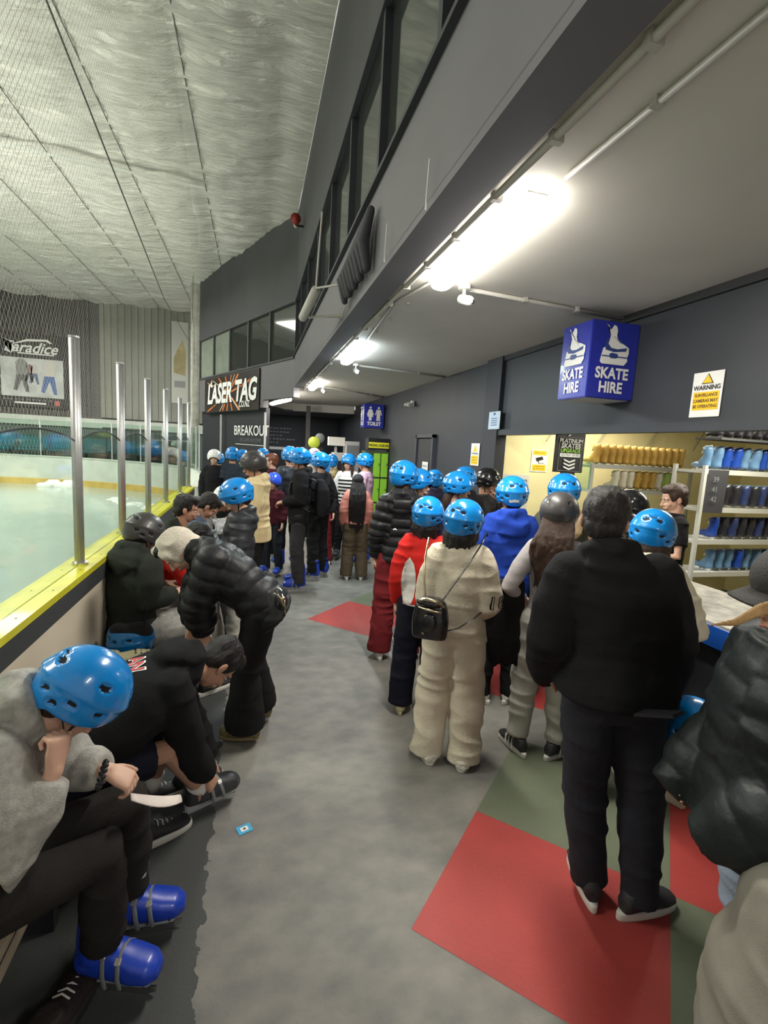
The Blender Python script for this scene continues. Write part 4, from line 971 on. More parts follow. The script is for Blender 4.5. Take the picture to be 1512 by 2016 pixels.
for F, sx in ((F1, .92), (F2, .80)):
    skate_icon(F, -.01, .125, .30, sk)
    text('SKATE', F, -.005, -.105, .118, SWHITE, sk, bold=.004, sx=sx); text('HIRE', F, -.005, -.215, .118, SWHITE, sk, bold=.004, sx=sx)
def paper_sign(name, label, F, w, h, base, items):
    t = thing(name, label, 'sign', (0, 0, 0)); flat('panel', F, rect(-w/2, -h/2, w/2, h/2), base, t, 0, .004)
    for it in items:
        if it[0] == 't': text(it[1], F, it[2], it[3], it[4], it[5], t, .0065, sx=it[6] if len(it) > 6 else 1, bold=.0012 if len(it) > 7 else 0)
        else: flat('panel', F, it[1], it[2], t, .004, .002 if len(it) < 4 else it[3])
    return t
F = frame((0, -1, 0), (0, 0, 1), (2.995, 2.752, 2.382))
TRI = [(-.045, .078), (.045, .078), (0, .150)]; 
paper_sign('warning_sign', 'white and orange WARNING surveillance cameras sign high on the wall above the shelves', F, .235, .305, SWHITE, [('p', [(-.047, .072), (.047, .072), (0, .142)], SBLACK), ('p', [(-.038, .077), (.038, .077), (0, .134)], SYEL, .004), ('t', '!', 0, .098, .05, SBLACK), ('t', 'WARNING', 0, .045, .043, SBLACK, 1.0, 1), ('p', rect(-.10, -.105, .10, .018), SYEL), ('t', 'SURVEILLANCE', 0, -.005, .028, SBROWN, .92, 1), ('t', 'CAMERAS MAY', 0, -.043, .030, SBROWN, .95, 1), ('t', 'BE OPERATING', 0, -.081, .030, SBROWN, .92, 1)])
F = frame((0, -1, 0), (0, 0, 1), (2.945, 5.735, 2.315))
paper_sign('notice', 'small pale blue notice on the dark wall beside the hire opening', F, .30, .22, mat('paper_blue', (.50, .60, .68), .6), [('p', rect(-.025, .065, .025, .095), SNAVY)]+[('p', rect(-.08, .02-k*.028, .08, .030-k*.028), SNAVY) for k in range(4)])
F = frame((0, -1, 0), (0, 0, 1), (3.022, 6.38, 1.87))
paper_sign('warning_sign', 'narrow white and yellow warning sign on the dark wall left of the opening', F, .27, .31, SWHITE, [('p', [(-.07, .04), (.07, .04), (0, .14)], SYEL), ('t', '!', 0, .075, .06, SBLACK), ('t', 'WARNING', 0, .012, .045, SBLACK), ('p', rect(-.11, -.14, .11, -.015), SYEL), ('t', 'SURVEILLANCE', 0, -.045, .028, SBROWN), ('t', 'CAMERAS MAY', 0, -.08, .028, SBROWN), ('t', 'BE OPERATING', 0, -.115, .028, SBROWN)])
F = frame((0, -1, 0), (0, 0, 1), (2.99, 8.35, 1.60)); paper_sign('notice', 'tiny white notice on the small dark door', F, .30, .16, SWHITE, [('t', 'PRIVATE', 0, 0, .06, SNAVY)])
F = frame((0, -1, 0), (0, 0, 1), (3.022, 7.75, 1.45)); paper_sign('notice', 'small white notice on the dark wall beside the small door', F, .28, .16, SWHITE, [('p', rect(-.03, -.02, .03, .03), SNAVY)])
F = frame((1, 0, 0), (0, 0, 1), (3.655, 5.755, 1.835))
paper_sign('surveillance_notice', 'yellow and white camera surveillance notice on the yellow shop wall', F, .24, .29, SWHITE, [('p', rect(-.10, .075, .10, .135), SYEL), ('t', 'SURVEILLANCE', 0, .105, .024, SBLACK), ('p', [(-.06, .035), (.04, .06), (.06, .02), (-.04, -.01)], SBLACK), ('p', [(-.01, .0), (.0, -.03), (.07, -.03), (.07, -.035), (-.01, -.035), (-.02, .0)], SBLACK), ('p', rect(-.10, -.13, .10, -.05), SYEL), ('t', 'CAMERAS MAY', 0, -.075, .024, SBLACK), ('t', 'BE OPERATING', 0, -.105, .024, SBLACK)])
F = frame((1, 0, 0), (0, 0, 1), (3.30, 5.755, 1.38))
tb = paper_sign('notice_board', 'white timetable board with grey photo low on the yellow shop wall', F, .46, .52, mat('board_paper', (.60, .60, .55), .5), [('p', rect(-.02, .0, .2, .2), GSTRAP)])
for k in range(8): flat('grid_line', F, rect(-.2, -.2+k*.055, .2, -.196+k*.055), GSTRAP, tb, .0045, .001)
ps = thing('hanging_sign', 'black PLATINUM SKATES UPGRADE sign with chevrons hanging in the opening', 'sign', (0, 0, 0))
F = frame((1, 0, 0), (0, 0, 1), (3.285, 4.60, 1.96)); pm = PM(); pm.box((3.285, 4.615, 1.96), (.36, .02, .44), None, .003); mk('panel', pm, SBLACK, ps)
pm = PM(); pm.box((3.29, 4.615, 1.68), (.17, .02, .12)); mk('bracket', pm, SBLACK, ps)
pm = PM(); pm.tube([(3.15, 4.615, 2.17), (3.15, 4.615, 2.56)], .004, n=6); pm.tube([(3.42, 4.615, 2.17), (3.42, 4.615, 2.56)], .004, n=6); mk('hanger', pm, STEEL, ps)
FR = mat('frame_grey', (.25, .25, .25), .5)
for r_ in (rect(-.14, .15, .14, .154), rect(-.14, -.205, .14, -.201), rect(-.14, -.205, -.137, .154), rect(.137, -.205, .14, .154)): flat('border_line', F, r_, FR, ps, .005 if False else .006, .001)
flat('logo_swoosh', F, [(-.05, .165), (-.02, .195), (.06, .205), (.06, .197), (.0, .188), (-.03, .165)][::-1], SWHITE, ps, .006)
text('PLATINUM', F, 0, .115, .060, SWHITE, ps, .007, bold=.0015, shear=.1); text('SKATES', F, 0, .062, .068, SWHITE, ps, .007, bold=.002, shear=.1, sx=1.05); text('UPGRADE', F, 0, .012, .055, LIME, ps, .007, bold=.001, shear=.1)
flat('price_strip', F, rect(-.125, -.055, .125, -.015), SWHITE, ps, .006); text('EXTRA  $6.00', F, 0, -.035, .036, GSTRAP, ps, .0085)
for k in range(3):
    y = -.075-k*.038; flat('chevron', F, [(-.07, y), (-.07, y-.018), (0, y-.043), (.07, y-.018), (.07, y), (0, y-.025)], SWHITE, ps, .006)
ts = thing('hanging_sign', 'blue box sign with white figures reading TOILET far down the corridor', 'sign', (0, 0, 0))
pm = PM(); pm.box((2.76, 11.72, 2.62), (.48, .42, .56), None, .006); mk('sign_box', pm, SBLUE, ts)
def wc(F):
    text('TOILET', F, 0, -.185, .115, SWHITE, ts, .004, bold=.004, sx=.9)
    for cx, fem in ((-.10, 1), (.10, 0)):
        pm = PM(); pm.ell(F @ V(cx, .195, .006), (.028, .005, .028), n=12); mk('figure_head', pm, SWHITE, ts)
        if fem: pts = [(-.04, .155), (.04, .155), (.085, .03), (.06, .02), (.035, .09), (.075, -.02), (.035, -.02), (.03, -.11), (-.03, -.11), (-.035, -.02), (-.075, -.02), (-.035, .09), (-.06, .02), (-.085, .03)]
        else: pts = [(-.05, .155), (.05, .155), (.085, .03), (.065, .02), (.04, .09), (.045, -.11), (.008, -.11), (0, .0), (-.008, -.11), (-.045, -.11), (-.04, .09), (-.065, .02), (-.085, .03)]
        flat('figure', F, [(cx+x, y) for x, y in pts][::-1], SWHITE, ts, .004)
wc(frame((1, 0, 0), (0, 0, 1), (2.76, 11.509, 2.62))); wc(frame((0, -1, 0), (0, 0, 1), (2.519, 11.72, 2.62)))
# laser tag banner on the slanted wall
lt = thing('banner', 'black banner with large white LASER TAG lettering and orange bursts', 'sign', (0, 0, 0))
# local frame: origin at sign centre, x to the right
LC = W0+WD*3.72; LM = WM.copy(); LM.translation = LC+WN*.02+V(0, 0, 3.12)
flat('panel', LM, rect(-2.0, -.49, 2.0, .50), mat('banner_black', (.02, .014, .012), .5, var=.5, vscale=1.2), lt, 0, .02)
ORA = mat('burst_orange', (.55, .16, .03), .5, var=.5, vscale=3); PALE = mat('burst_pale', (.75, .62, .50), .5)
for a, L, w, m_ in ((10, 1.0, .10, ORA), (35, .85, .12, ORA), (70, .5, .12, ORA), (120, .62, .10, ORA), (150, 1.0, .12, ORA), (195, 1.25, .10, ORA), (225, .6, .14, ORA), (255, .45, .12, ORA), (300, .5, .12, ORA), (330, .95, .12, ORA), (48, .75, .03, PALE), (214, .85, .04, PALE), (328, 1.0, .04, PALE), (162, .9, .02, PALE)):
    c, s_ = math.cos(R_(a)), math.sin(R_(a)); L2 = min(L*1.5, .47/max(.01, abs(s_))); L2 = min(L2, 1.9)
    flat('light_burst', LM, [(-s_*.02, c*.02), (c*L2-s_*w/3, max(-.48, min(.48, s_*L2+c*w/3))), (c*L2+s_*w/3, max(-.48, min(.48, s_*L2-c*w/3))), (s_*.02, -c*.02)][::-1], m_, lt, .022 if m_ is ORA else .024, .001)
text('LASER TAG', LM, .06, -.01, .74, SBLACK, lt, .030, bold=.045, shear=.18, sx=.98); text('LASER TAG', LM, .08, .0, .74, SWHITE, lt, .036, bold=.026, shear=.18, sx=.97)
text('.CO.NZ', LM, 1.1, -.33, .22, SWHITE, lt, .036, bold=.004, shear=.1)
flat('emblem', LM, [(-1.75, .40), (-1.5, .32), (-1.3, .46), (-1.35, .30), (-1.15, .28), (-1.35, .22), (-1.5, .28), (-1.6, .22), (-1.55, .31)][::-1], PALE, lt, .03)
# breakout wall lettering
bo = thing('wall_lettering', 'white BREAKOUT escape room lettering on the dark end wall', 'sign', (0, 0, 0))
BM = WM.copy(); BM.translation = W0+WD*2.50-WN*.09+V(0, 0, 2.10)
text('BREAKOUT', BM, -.0, .02, .36, SWHITE, bo, .006, bold=.004, sx=1.22); text('ESCAPE ROOMS', BM, .0, -.22, .14, GSTRAP, bo, .006, sx=1.4); flat('underline', BM, rect(-1.0, -.34, .9, -.325), SWHITE, bo, .004)
bp2 = thing('wall_lettering', 'small pale lines of writing on the dark lobby wall', 'sign', (0, 0, 0))
F = frame((1, 0, 0), (0, 0, 1), (.75, 18.52, 2.1))
for k, L in enumerate((1.5, 1.35, 1.15, 1.6, 1.0)):
    for q in range(int(L/.12)): flat('writing', F, rect(-.8+q*.12, .25-k*.13, -.8+q*.12+random.uniform(.05, .10), .30-k*.13), GSTRAP, bp2, .003, .001)
flat('writing', F, rect(-.2, -.50, .45, -.40), SWHITE, bp2); flat('badge', F, rect(.75, -.5, .87, -.38), mat('badge_red', (.5, .12, .1), .5), bp2)
for t_, lab in ((4.36, 'left'), (1.36, 'right')):
    c = W0+WD*t_+WN*.02; pm = PM(); pm.box((c.x, c.y, 1.28), (.05, .05, 2.56)); tag(mk('steel_post', pm, STEEL), 'thin grey steel post before the BREAKOUT wall, %s of the pair' % lab, 'post', 'posts before the breakout wall')
# locker sign, lockers, kiosks
lk = thing('locker_bank', 'lime green bank of lockers at the far end of the right wall', 'lockers', (2.74, 11.15, 0))
pm = PM(); pm.box((0, 0, .9), (.56, .42, 1.8)); mk('cabinet', pm, mat('locker_dark', (.05, .07, .03), .5), lk)
LG = mat('locker_green', (.28, .62, .05), .4)
for cx in range(3):
    for cz in range(3):
        if cx == 0 and cz == 2: continue
        pm = PM(); pm.box((-.18+cx*.18, -.218, .32+cz*.58), (.155, .02, .54), None, .004); dr = mk('locker_door', pm, LG, lk); pm = PM(); pm.box((-.13+cx*.18, -.232, .34+cz*.58), (.012, .01, .05)); mk('locker_handle', pm, SBLACK, dr)
pls = thing('locker_sign', 'black and yellow PERSONAL LOCKER HIRE sign above the green lockers', 'sign', (0, 0, 0)); pm = PM(); pm.box((2.77, 11.1, 1.96), (.50, .3, .26)); mk('panel', pm, SBLACK, pls)
F = frame((1, 0, 0), (0, 0, 1), (2.77, 10.945, 1.93)); flat('yellow_strip', F, rect(-.24, -.06, .24, .07), mat('sign_lemon', (.75, .75, .03), .5), pls, .0); text('PERSONAL LOCKER HIRE', F, 0, 0, .075, SBLACK, pls, .006, sx=.55, bold=.002)
ks = thing('payment_kiosk', 'pale grey payment kiosk standing in the lobby', 'kiosk', (2.12, 12.3, 0), .1)
KG = mat('kiosk_grey', (.42, .43, .43), .4)
pm = PM(); pm.box((0, 0, .85), (.42, .35, 1.7), None, .02); mk('cabinet', pm, KG, ks); pm = PM(); pm.box((0, -.19, 1.38), (.26, .02, .24)); mk('screen', pm, SBLACK, ks); pm = PM(); pm.ell((.05, -.19, 1.1), (.04, .01, .04)); mk('logo', pm, SNAVY, ks)
lbx = thing('lightbox_sign', 'white box sign with a black mountain mark above the lobby kiosk', 'sign', (2.05, 12.6, 0)); pm = PM(); pm.box((.0, 0, 1.98), (.42, .2, .22)); mk('box', pm, mat('lightbox', (.62, .60, .56), .5), lbx); pm = PM(); pm.box((0, .05, .95), (.06, .06, 1.8)); mk('pole', pm, KG, lbx)
F = frame((1, 0, 0), (0, 0, 1), (2.05, 12.495, 1.98)); flat('mountain_mark', F, [(-.13, -.05), (-.02, .07), (.03, .02), (.06, .05), (.14, -.05), (.05, .0), (.0, -.02), (-.02, .02)][::-1], SBLACK, lbx, .002)
k2 = thing('display_case', 'grey glass fronted display case beside the lockers', 'display case', (2.45, 12.6, 0)); pm = PM(); pm.box((0, 0, 1.0), (.36, .35, 2.0), None, .01); mk('cabinet', pm, KG, k2); pm = PM(); pm.box((0, -.185, 1.75), (.3, .02, .3)); mk('window', pm, GSTRAP, k2)
am = thing('arcade_machine', 'dark arcade machine with a yellow green round light display', 'machine', (1.62, 14.0, 0)); pm = PM(); pm.box((0, 0, .9), (.55, .5, 1.8), None, .03); mk('cabinet', pm, SBLACK, am)
pm = PM(); pm.ell((0, -.26, 1.92), (.17, .05, .17)); mk('round_panel', pm, mat('acid', (.40, .50, .06), .4), am); pm = PM(); pm.ell((.16, -.22, 2.05), (.14, .05, .14)); mk('fan', pm, GSTRAP, am)
# poster on the far wall
po = thing('poster', 'dark rink poster with white lettering and a photo of skaters on the far wall', 'poster', (0, 0, 0))
F = frame((1, 0, 0), (0, 0, 1), (-7.85, 20.93, 3.95)); flat('panel', F, rect(-1.05, -1.32, 1.15, 1.28), mat('poster_dark', (.03, .028, .026), .5), po, .0, .03)
flat('photo', F, rect(-.95, -.95, 1.03, .42), mat('poster_photo', (.52, .53, .52), .5, var=.25, vscale=2), po, .032)
text('Paradice', F, 0, .78, .52, SWHITE, po, .034, bold=.008, shear=.4, sx=.95); flat('logo_bar', F, rect(-.4, .56, .75, .60), SWHITE, po, .034)
flat('logo_swoosh', F, [(-.7, .82), (-.1, 1.08), (.55, 1.12), (.7, 1.0), (.62, .98), (.5, 1.05), (-.1, 1.0)][::-1], SWHITE, po, .034); flat('logo_swoosh', F, [(-.95, 1.1), (-.55, .95), (-.75, .62), (-.6, .55), (-.45, .75), (-.62, .95)][::-1], SWHITE, po, .034)
for cx, sh, c1, c2 in ((-.30, 1.15, (.25, .25, .24), (.12, .12, .12)), (.10, .72, (.55, .50, .48), (.10, .14, .25)), (.58, 1.2, (.60, .56, .52), (.10, .16, .36)), (-.05, .62, (.3, .2, .2), (.1, .1, .12))):
    m1 = mat('fig%.2f' % cx, c1, .6); m2 = mat('figl%.2f' % cx, c2, .6)
    flat('figure_body', F, [(cx-.14*sh, -.15*sh+.0), (cx-.16*sh, .22*sh), (cx-.05*sh, .33*sh), (cx+.06*sh, .33*sh), (cx+.18*sh, .2*sh), (cx+.12*sh, -.15*sh)][::-1], m1, po, .0345); flat('figure_legs', F, [(cx-.14*sh, -.15*sh), (cx+.13*sh, -.15*sh), (cx+.2*sh, -.68*sh), (cx+.1*sh, -.68*sh), (cx, -.3*sh), (cx-.14*sh, -.66*sh), (cx-.24*sh, -.62*sh)][::-1], m2, po, .0345)
flat('writing', F, rect(-.55, -1.2, .45, -1.14), SWHITE, po, .034); [flat('writing', F, rect(-.9+q*.18, -1.08, -.80+q*.18, -1.03), GSTRAP, po, .034) for q in range(9)]; flat('badge', F, rect(.72, -1.22, .88, -1.04), mat('badge_red', (.5, .12, .1), .5), po, .034)
bn = thing('banner', 'tall white banner with a tan picture hanging on the far grey wall', 'poster', (0, 0, 0)); F = frame((1, 0, 0), (0, 0, 1), (-2.82, 20.85, 4.75)); flat('panel', F, rect(-.30, -1.6, .30, 1.45), mat('banner_pale', (.55, .55, .50), .6), bn, 0, .02)
flat('picture', F, [(-.22, -.45), (.2, -.55), (.22, .35), (.1, .8), (-.1, .4), (-.22, .1)], mat('tan_print', (.42, .34, .16), .6, var=.3, vscale=3), bn, .022); flat('print', F, rect(-.2, -1.0, .2, -.75), FR, bn, .022)
# ------------------------------------------------------------------ corridor lights, conduits, cameras
LAMP = mat('lamp_diffuser', (1, .98, .94), .4, emit=26, ecol=(1, .96, .88)); LAMPC = mat('lamp_diffuser_cool', (.9, 1, 1), .4, emit=26, ecol=(.84, .97, 1))
def batten(c, yaw, L, m, label, power, col):
    t = thing('batten_light', label, 'light', c, yaw, 'batten lights in a row on the corridor ceiling')
    pm = PM(); pm.box((0, 0, -.012), (.11, L, .024), None, .004); mk('housing', pm, WHITE, t)
    pm = PM(); pm.loft([((0, -L/2, -.045), (.062, 0, 0), (0, 0, .036)), ((0, -L/2+.03, -.045), (.068, 0, 0), (0, 0, .040)), ((0, L/2-.03, -.045), (.068, 0, 0), (0, 0, .040)), ((0, L/2, -.045), (.062, 0, 0), (0, 0, .036))], n=18, p=2.6); mk('diffuser', pm, m, t, True)
    if c[2] < 3.0:
        for q in (-.6, .6): pm = PM(); pm.tube([(0, q, 0), (0, q, 3.10-c[2])], .006, n=6); mk('hanger', pm, WHITE, t)
    a = area('lamp_light', (0, 0, -.092), (0, 0, 0), .10, L*.95, power, col); a.parent = t
    return t
batten((1.245, 2.80, 3.10), 0, 1.25, LAMP, 'long bright batten light nearest the camera on the corridor ceiling', 34, (1, .95, .86))
batten((1.22, 6.42, 3.10), 0, 1.2, LAMPC, 'cool white batten light, second one down the corridor ceiling', 34, (.86, .97, 1))
batten((1.17, 10.2, 3.10), 0, 1.2, LAMP, 'small warm batten light, third one down the corridor ceiling', 36, (1, .93, .82))
batten((.62, 12.9, 2.94), R_(10), 1.9, LAMP, 'angled batten light at the far end over the lobby', 34, (1, .93, .80))
def conduit(label, pts, r=.018, clips=True, m=PIPE):
    pm = PM(); pm.tube(pts, r, n=10, caps='ff'); t = mk('conduit', pm, m, None, True); tag(t, label, 'conduit')
    if clips:
        a, b = V(pts[0]), V(pts[-1]); n = max(2, int((b-a).length/.45))
        for k in range(1, n):
            q = a.lerp(b, k/n); pm = PM(); pm.box(q, (.03 if abs((b-a).x) > 1 else r*3, r*3 if abs((b-a).x) > 1 else .03, r*2.3)); mk('clip', pm, m, t)
    return t
conduit('thick pale conduit along the corridor ceiling beside the fascia', [(1.07, -2.4, 3.076), (1.05, 5, 3.076), (1.05, 11.5, 3.076)], .017)
conduit('thin pale conduit feeding the row of batten lights', [(1.30, -2.4, 3.085), (1.27, 2.0, 3.085)], .013)
conduit('slim cable run between the first and second batten lights', [(1.20, 3.5, 3.088), (1.10, 4.1, 3.088), (1.22, 5.7, 3.088)], .009)
conduit('crossing conduit from the first camera to the wall above the blue SKATE HIRE sign', [(1.50, 3.50, 3.082), (2.98, 3.64, 3.082)], .015)
conduit('crossing conduit from the second camera to the wall', [(1.48, 7.35, 3.082), (2.98, 7.62, 3.082)], .015)
conduit('crossing conduit from the third camera to the far wall', [(1.41, 10.5, 3.082), (2.98, 11.5, 3.082)], .015)
for (x, y), lab in (((1.46, 3.48), 'nearest the big batten light'), ((1.44, 7.34), 'beside the second batten light'), ((1.38, 10.5), 'beside the third batten light')):
    t = thing('security_camera', 'small white ceiling camera ' + lab, 'camera', (x, y, 3.1), .5, 'white ceiling cameras')
    pm = PM(); pm.tube([(0, 0, 0), (0, 0, -.03)], .045, n=18, caps='ff'); mk('base', pm, WHITE, t, False); pm = PM(); pm.tube([(0, 0, -.03), (0, 0, -.075)], .012, n=10); mk('arm', pm, WHITE, t, True)
    pm = PM(); pm.tube([(.02, .04, -.085), (-.02, -.07, -.125)], .034, n=16, caps='fr'); mk('body', pm, WHITE, t, True); pm = PM(); pm.tube([(-.015, -.085, -.132), (-.022, -.10, -.138)], .016, n=12, caps='ff'); mk('lens', pm, SBLACK, t)
t = thing('security_camera', 'twin headed white camera high on the far right wall', 'camera', (2.98, 9.3, 2.78)); 
pm = PM(); pm.box((.0, 0, 0), (.04, .1, .1)); mk('base', pm, WHITE, t); pm = PM(); pm.tube([(-.02, .03, 0), (-.12, .06, -.03)], .03, n=12); mk('body', pm, WHITE, t, True); pm = PM(); pm.tube([(-.02, -.03, -.02), (-.10, -.10, -.05)], .03, n=12); mk('body', pm, WHITE, t, True)
for y, z0, z1, lab in ((2.37, 3.03, 3.25, 'nearer'), (3.14, 3.05, 3.27, 'farther')):
    pm = PM(); pm.tube([(.765, y, z0), (.770, y, z1)], .0035, n=6); tag(mk('hanging_wire', pm, WHITE), 'short pale vertical wire on the grey fascia, the %s one' % lab, 'wire', 'pale wires on the fascia')
hn = thing('alarm_horn', 'small red horn on the dark upper wall below the foil ceiling', 'alarm horn', (.66, 9.6, 5.80)); pm = PM(); pm.loft([((0, 0, 0), (.03, 0, 0), (0, 0, .03)), ((-.03, -.15, 0), (.04, 0, 0), (0, 0, .05)), ((-.03, -.3, -.02), (.09, 0, 0), (0, 0, .10))], n=16); mk('horn', pm, mat('horn_red', (.30, .03, .02), .5), hn, True); pm = PM(); pm.ell((-.0, .06, .03), (.04, .05, .05)); mk('lamp', pm, WHITE, hn, True); pm = PM(); pm.box((.07, .02, 0), (.145, .03, .03)); mk('arm', pm, SBLACK, hn)
br = thing('wall_bracket', 'triangular steel wall bracket with a pale tube on the grey fascia', 'bracket', (0, 0, 0))
pm = PM(); pm.tube([(.52, 4.70, 3.28), (.47, 5.4, 3.20)], .045, n=14, caps='ff'); mk('tube', pm, PIPE, br, True)
pm = PM()
for a, b in (((.52, 4.7, 3.30), (.80, 4.4, 3.30)), ((.47, 5.35, 3.20), (.80, 5.0, 3.15)), ((.80, 4.4, 3.30), (.80, 4.9, 3.12)), ((.52, 5.3, 3.18), (.80, 4.85, 3.14)), ((.52, 4.7, 3.30), (.55, 4.7, 3.95))): pm.tube([a, b], .010, n=6)
mk('brace', pm, PIPE, br, True)
dr = thing('rolled_curtain', 'dark gathered curtain bunched on the grey fascia above the lights', 'curtain', (0, 0, 0))
pm = PM()
for k in range(9): pm.tube([(.75, 3.55+k*.11, 3.52-.01*k), (.71, 3.58+k*.11, 3.32), (.75, 3.60+k*.11, 3.16+.02*(k % 2))], [.03, .045, .03], n=8)
mk('fold', pm, mat('curtain_dark', (.05, .05, .055), .8), dr, True)
# ------------------------------------------------------------------ bench and things on and under it
bn = thing('bench', 'long low beige topped bench against the rink barrier', 'bench', (0, 0, 0))
pm = PM(); pm.box((-.79, 3.3, .42), (.27, 8.6, .035), None, .006); mk('seat', pm, WOOD, bn); pm = PM(); pm.box((-.665, 3.3, .385), (.02, 8.6, .06)); mk('front_rail', pm, WOOD, bn)
for k in range(7): pm = PM(); pm.box((-.80, -.8+k*1.35, .2), (.20, .05, .40)); mk('leg', pm, NAVYD, bn)
u = bpy.data.objects.new('helmet', HELM['blue'].copy()); COL.objects.link(u); u.matrix_world = Matrix.Translation((-.72, 3.22, .665)) @ Matrix.Rotation(R_(70), 4, 'Z') @ Matrix.Rotation(R_(172), 4, 'X'); u.data.materials[2] = FOAMD; tag(u, 'dull blue helmet lying upside down on the bench behind the black hooded top', 'helmet')
pm = PM(); pm.tube([(.09, .03, .0), (.10, .06, -.10), (.08, .08, -.16), (.0, .09, -.15)], .006, n=6, flat=.4); mk('chin_strap', pm, STRAP, u, True)
sb = thing('duffel_bag', 'dark soft bag lying on the bench under cream clogs', 'bag', (-.78, 3.02, .44)); pm = PM(); pm.ell((0, 0, .07), (.14, .34, .085)); cloth('bag_body', sb, fab('bagblack', (.015, .015, .017)), pm, .015, 4, .012)
pm = PM(); pm.tube([(-.05, -.15, .13), (0, 0, .165), (-.05, .15, .13)], .010, n=8, flat=.4); mk('strap', pm, STRAP, sb, True)
CLOGM = mat('clog_cream', (.50, .46, .28), .6, bump=.1)
def clog(label, x, y, z, rz, group=None):
    t = thing('clog', label, 'shoe', (x, y, z), rz, group); o = shoe(t, (0, 0), 0, 'clog', CLOGM, CLOGM, .95)
    for k in range(3):
        for q in range(4): pm = PM(); pm.ell((-.03+q*.02, .06+k*.028, .094-.004*abs(q-1.5)-k*.006), (.006, .006, .003), n=8); mk('hole', pm, VENT, t, True)
    return t
clog('cream perforated clog on the bench bag, the left one', -.85, 2.88, .60, R_(-80), 'cream clogs on the bench'); clog('cream perforated clog on the bench bag, the right one', -.68, 2.86, .60, R_(-75), 'cream clogs on the bench')
def loose(label, kind, x, y, z, rz, m, sole, pitch=0, s=1.):
    t = thing('shoe', label, 'shoe', (x, y, z), rz); shoe(t, (0, 0), 0, kind, m, sole, s, pitch=pitch); return t
BLKS = mat('shoe_black', (.02, .02, .022), .6, bump=.15); DKS = mat('shoe_dark', (.03, .03, .032), .6)
loose('black sneaker with a cream sole lying under the bending man', 'sneaker', -.43, 2.24, .0, R_(-58), BLKS, SOLEW, 0, 1.05)
loose('black sneaker with a pale sole beside the skate being fastened', 'sneaker', -.30, 2.60, .0, R_(-60), BLKS, SOLEW)
loose('dark round boot with pale mark at the bottom left corner of the picture', 'sneaker', -.565, 1.50, .0, R_(-15), mat('boot_brownblack', (.018, .012, .010), .8, bump=.5), SOLEB, 0, 1.15)
st = thing('ticket', 'small blue and white paper ticket lying on the grey floor', 'ticket', (0, 0, 0)); F = frame(V(.9, .35, 0), V(-.35, .9, 0), (-.008, 2.25, .002)); flat('card', F, rect(-.035, -.028, .035, .028), mat('ticket_blue', (.05, .35, .60), .4), st, 0, .001); flat('print', F, rect(-.018, -.014, .018, .014), SWHITE, st, .001, .0006); flat('print', F, rect(-.006, -.006, .006, .006), SBROWN, st, .002, .0004)
# ------------------------------------------------------------------ people
BLACKF = fab('black', (.013, .013, .014)); CHAR = fab('charcoal', (.035, .035, .038)); NAVYF = fab('navy', (.012, .013, .022)); DENIM = fab('denim_dark', (.022, .024, .032))
MAROON = fab('maroon', (.16, .018, .022)); REDF = fab('red', (.55, .022, .018), rough=.75); CREAMF = fab('cream', (.60, .54, .42), bump=.4, bscale=90); LCREAM = fab('butter', (.66, .53, .30))
GREYF = fab('grey_marl', (.36, .35, .32), bump=.4, bscale=220, var=.2, vscale=40); LGREY = fab('grey_knit', (.34, .32, .32), bump=.5, bscale=250); OLIVE = fab('olive', (.075, .080, .055)); OLIVD = fab('olive_brown', (.10, .075, .045)); BEIGE = fab('beige', (.48, .36, .22))
RBLUE = fab('royal', (.018, .055, .36)); PURP = fab('purple', (.06, .07, .30)); PINKF = fab('salmon', (.62, .24, .19)); LPINK = fab('pale_pink', (.62, .40, .52)); BROWNF = fab('brown', (.11, .085, .055)); GREENB = fab('dark_moss', (.030, .034, .028))
WHITEF = fab('white', (.68, .66, .62)); GREYJ = fab('grey_jogger', (.42, .42, .37)); FLEECE = fab('fleece_grey', (.20, .185, .155), bump=.3, bscale=400); JEANS = fab('jeans_light', (.30, .36, .46)); GOLD = mat('camo_gold', (.36, .26, .12), .6, var=.7, vscale=18)
PBLK = puf('black', (.011, .0115, .013)); PCHAR = puf('charcoal', (.022, .024, .028)); PGRN = puf('green_black', (.010, .014, .0145)); PSLV = puf('silver', (.32, .34, .36)); STRIPE = mat('stripe_knit', (.6, .6, .58), .8)
WS = mat('sneaker_white', (.66, .64, .60), .55, bump=.1)
Q_ = 'queue of people at the skate hire counter'
# --- right hand queue
p1, j1, jk, HM, k = person('person seen from behind in a black puffer jacket, maroon trousers and blue helmet', 1.27, 4.08, -16, 1.80, 0, helmet='blue', hair=('short', 'brown'), head=(-32, 4, 4), legs=(MAROON, (.100, .098, .105), dict(fold=.014)), shoes=('sneaker', WS, SOLEW), top_g=(PBLK, .038, dict(hem=.06, quilt=.085, puff=.014, fold=.006)), hood='down', near=True)
surf_decal('logo', jk, [poly2d([(-.02, 0), (0, .014), (.02, 0), (.008, -.002), (0, .005), (-.008, -.002)])], (1.20, 3.6, 1.42) if False else (-.05, -.4, 1.20), (1, 0, 0), (0, 0, 1), SWHITE, jk)
person('blue helmeted person with a smiling face turned right behind the black puffer jacket', 1.53, 4.45, -128, 1.72, 0, helmet='blue', hair=('short', 'brown'), head=(-10, 2, 0), legs=(NAVYF, (.09, .07, .06)), shoes=('sneaker', BLKS, SOLEW), top_g=(BLACKF, .02, dict()), smile=True, near=True)
person('person in a dark purple hooded jacket and blue helmet, back turned, farthest in the queue', 2.20, 5.75, -5, 1.66, 0, legs=(NAVYF, (.09, .07, .06)), shoes=('sneaker', BLKS, SOLEW), top_g=(fab('purple_dark', (.028, .026, .050)), .03, dict()), hood='down', helmet='blue')
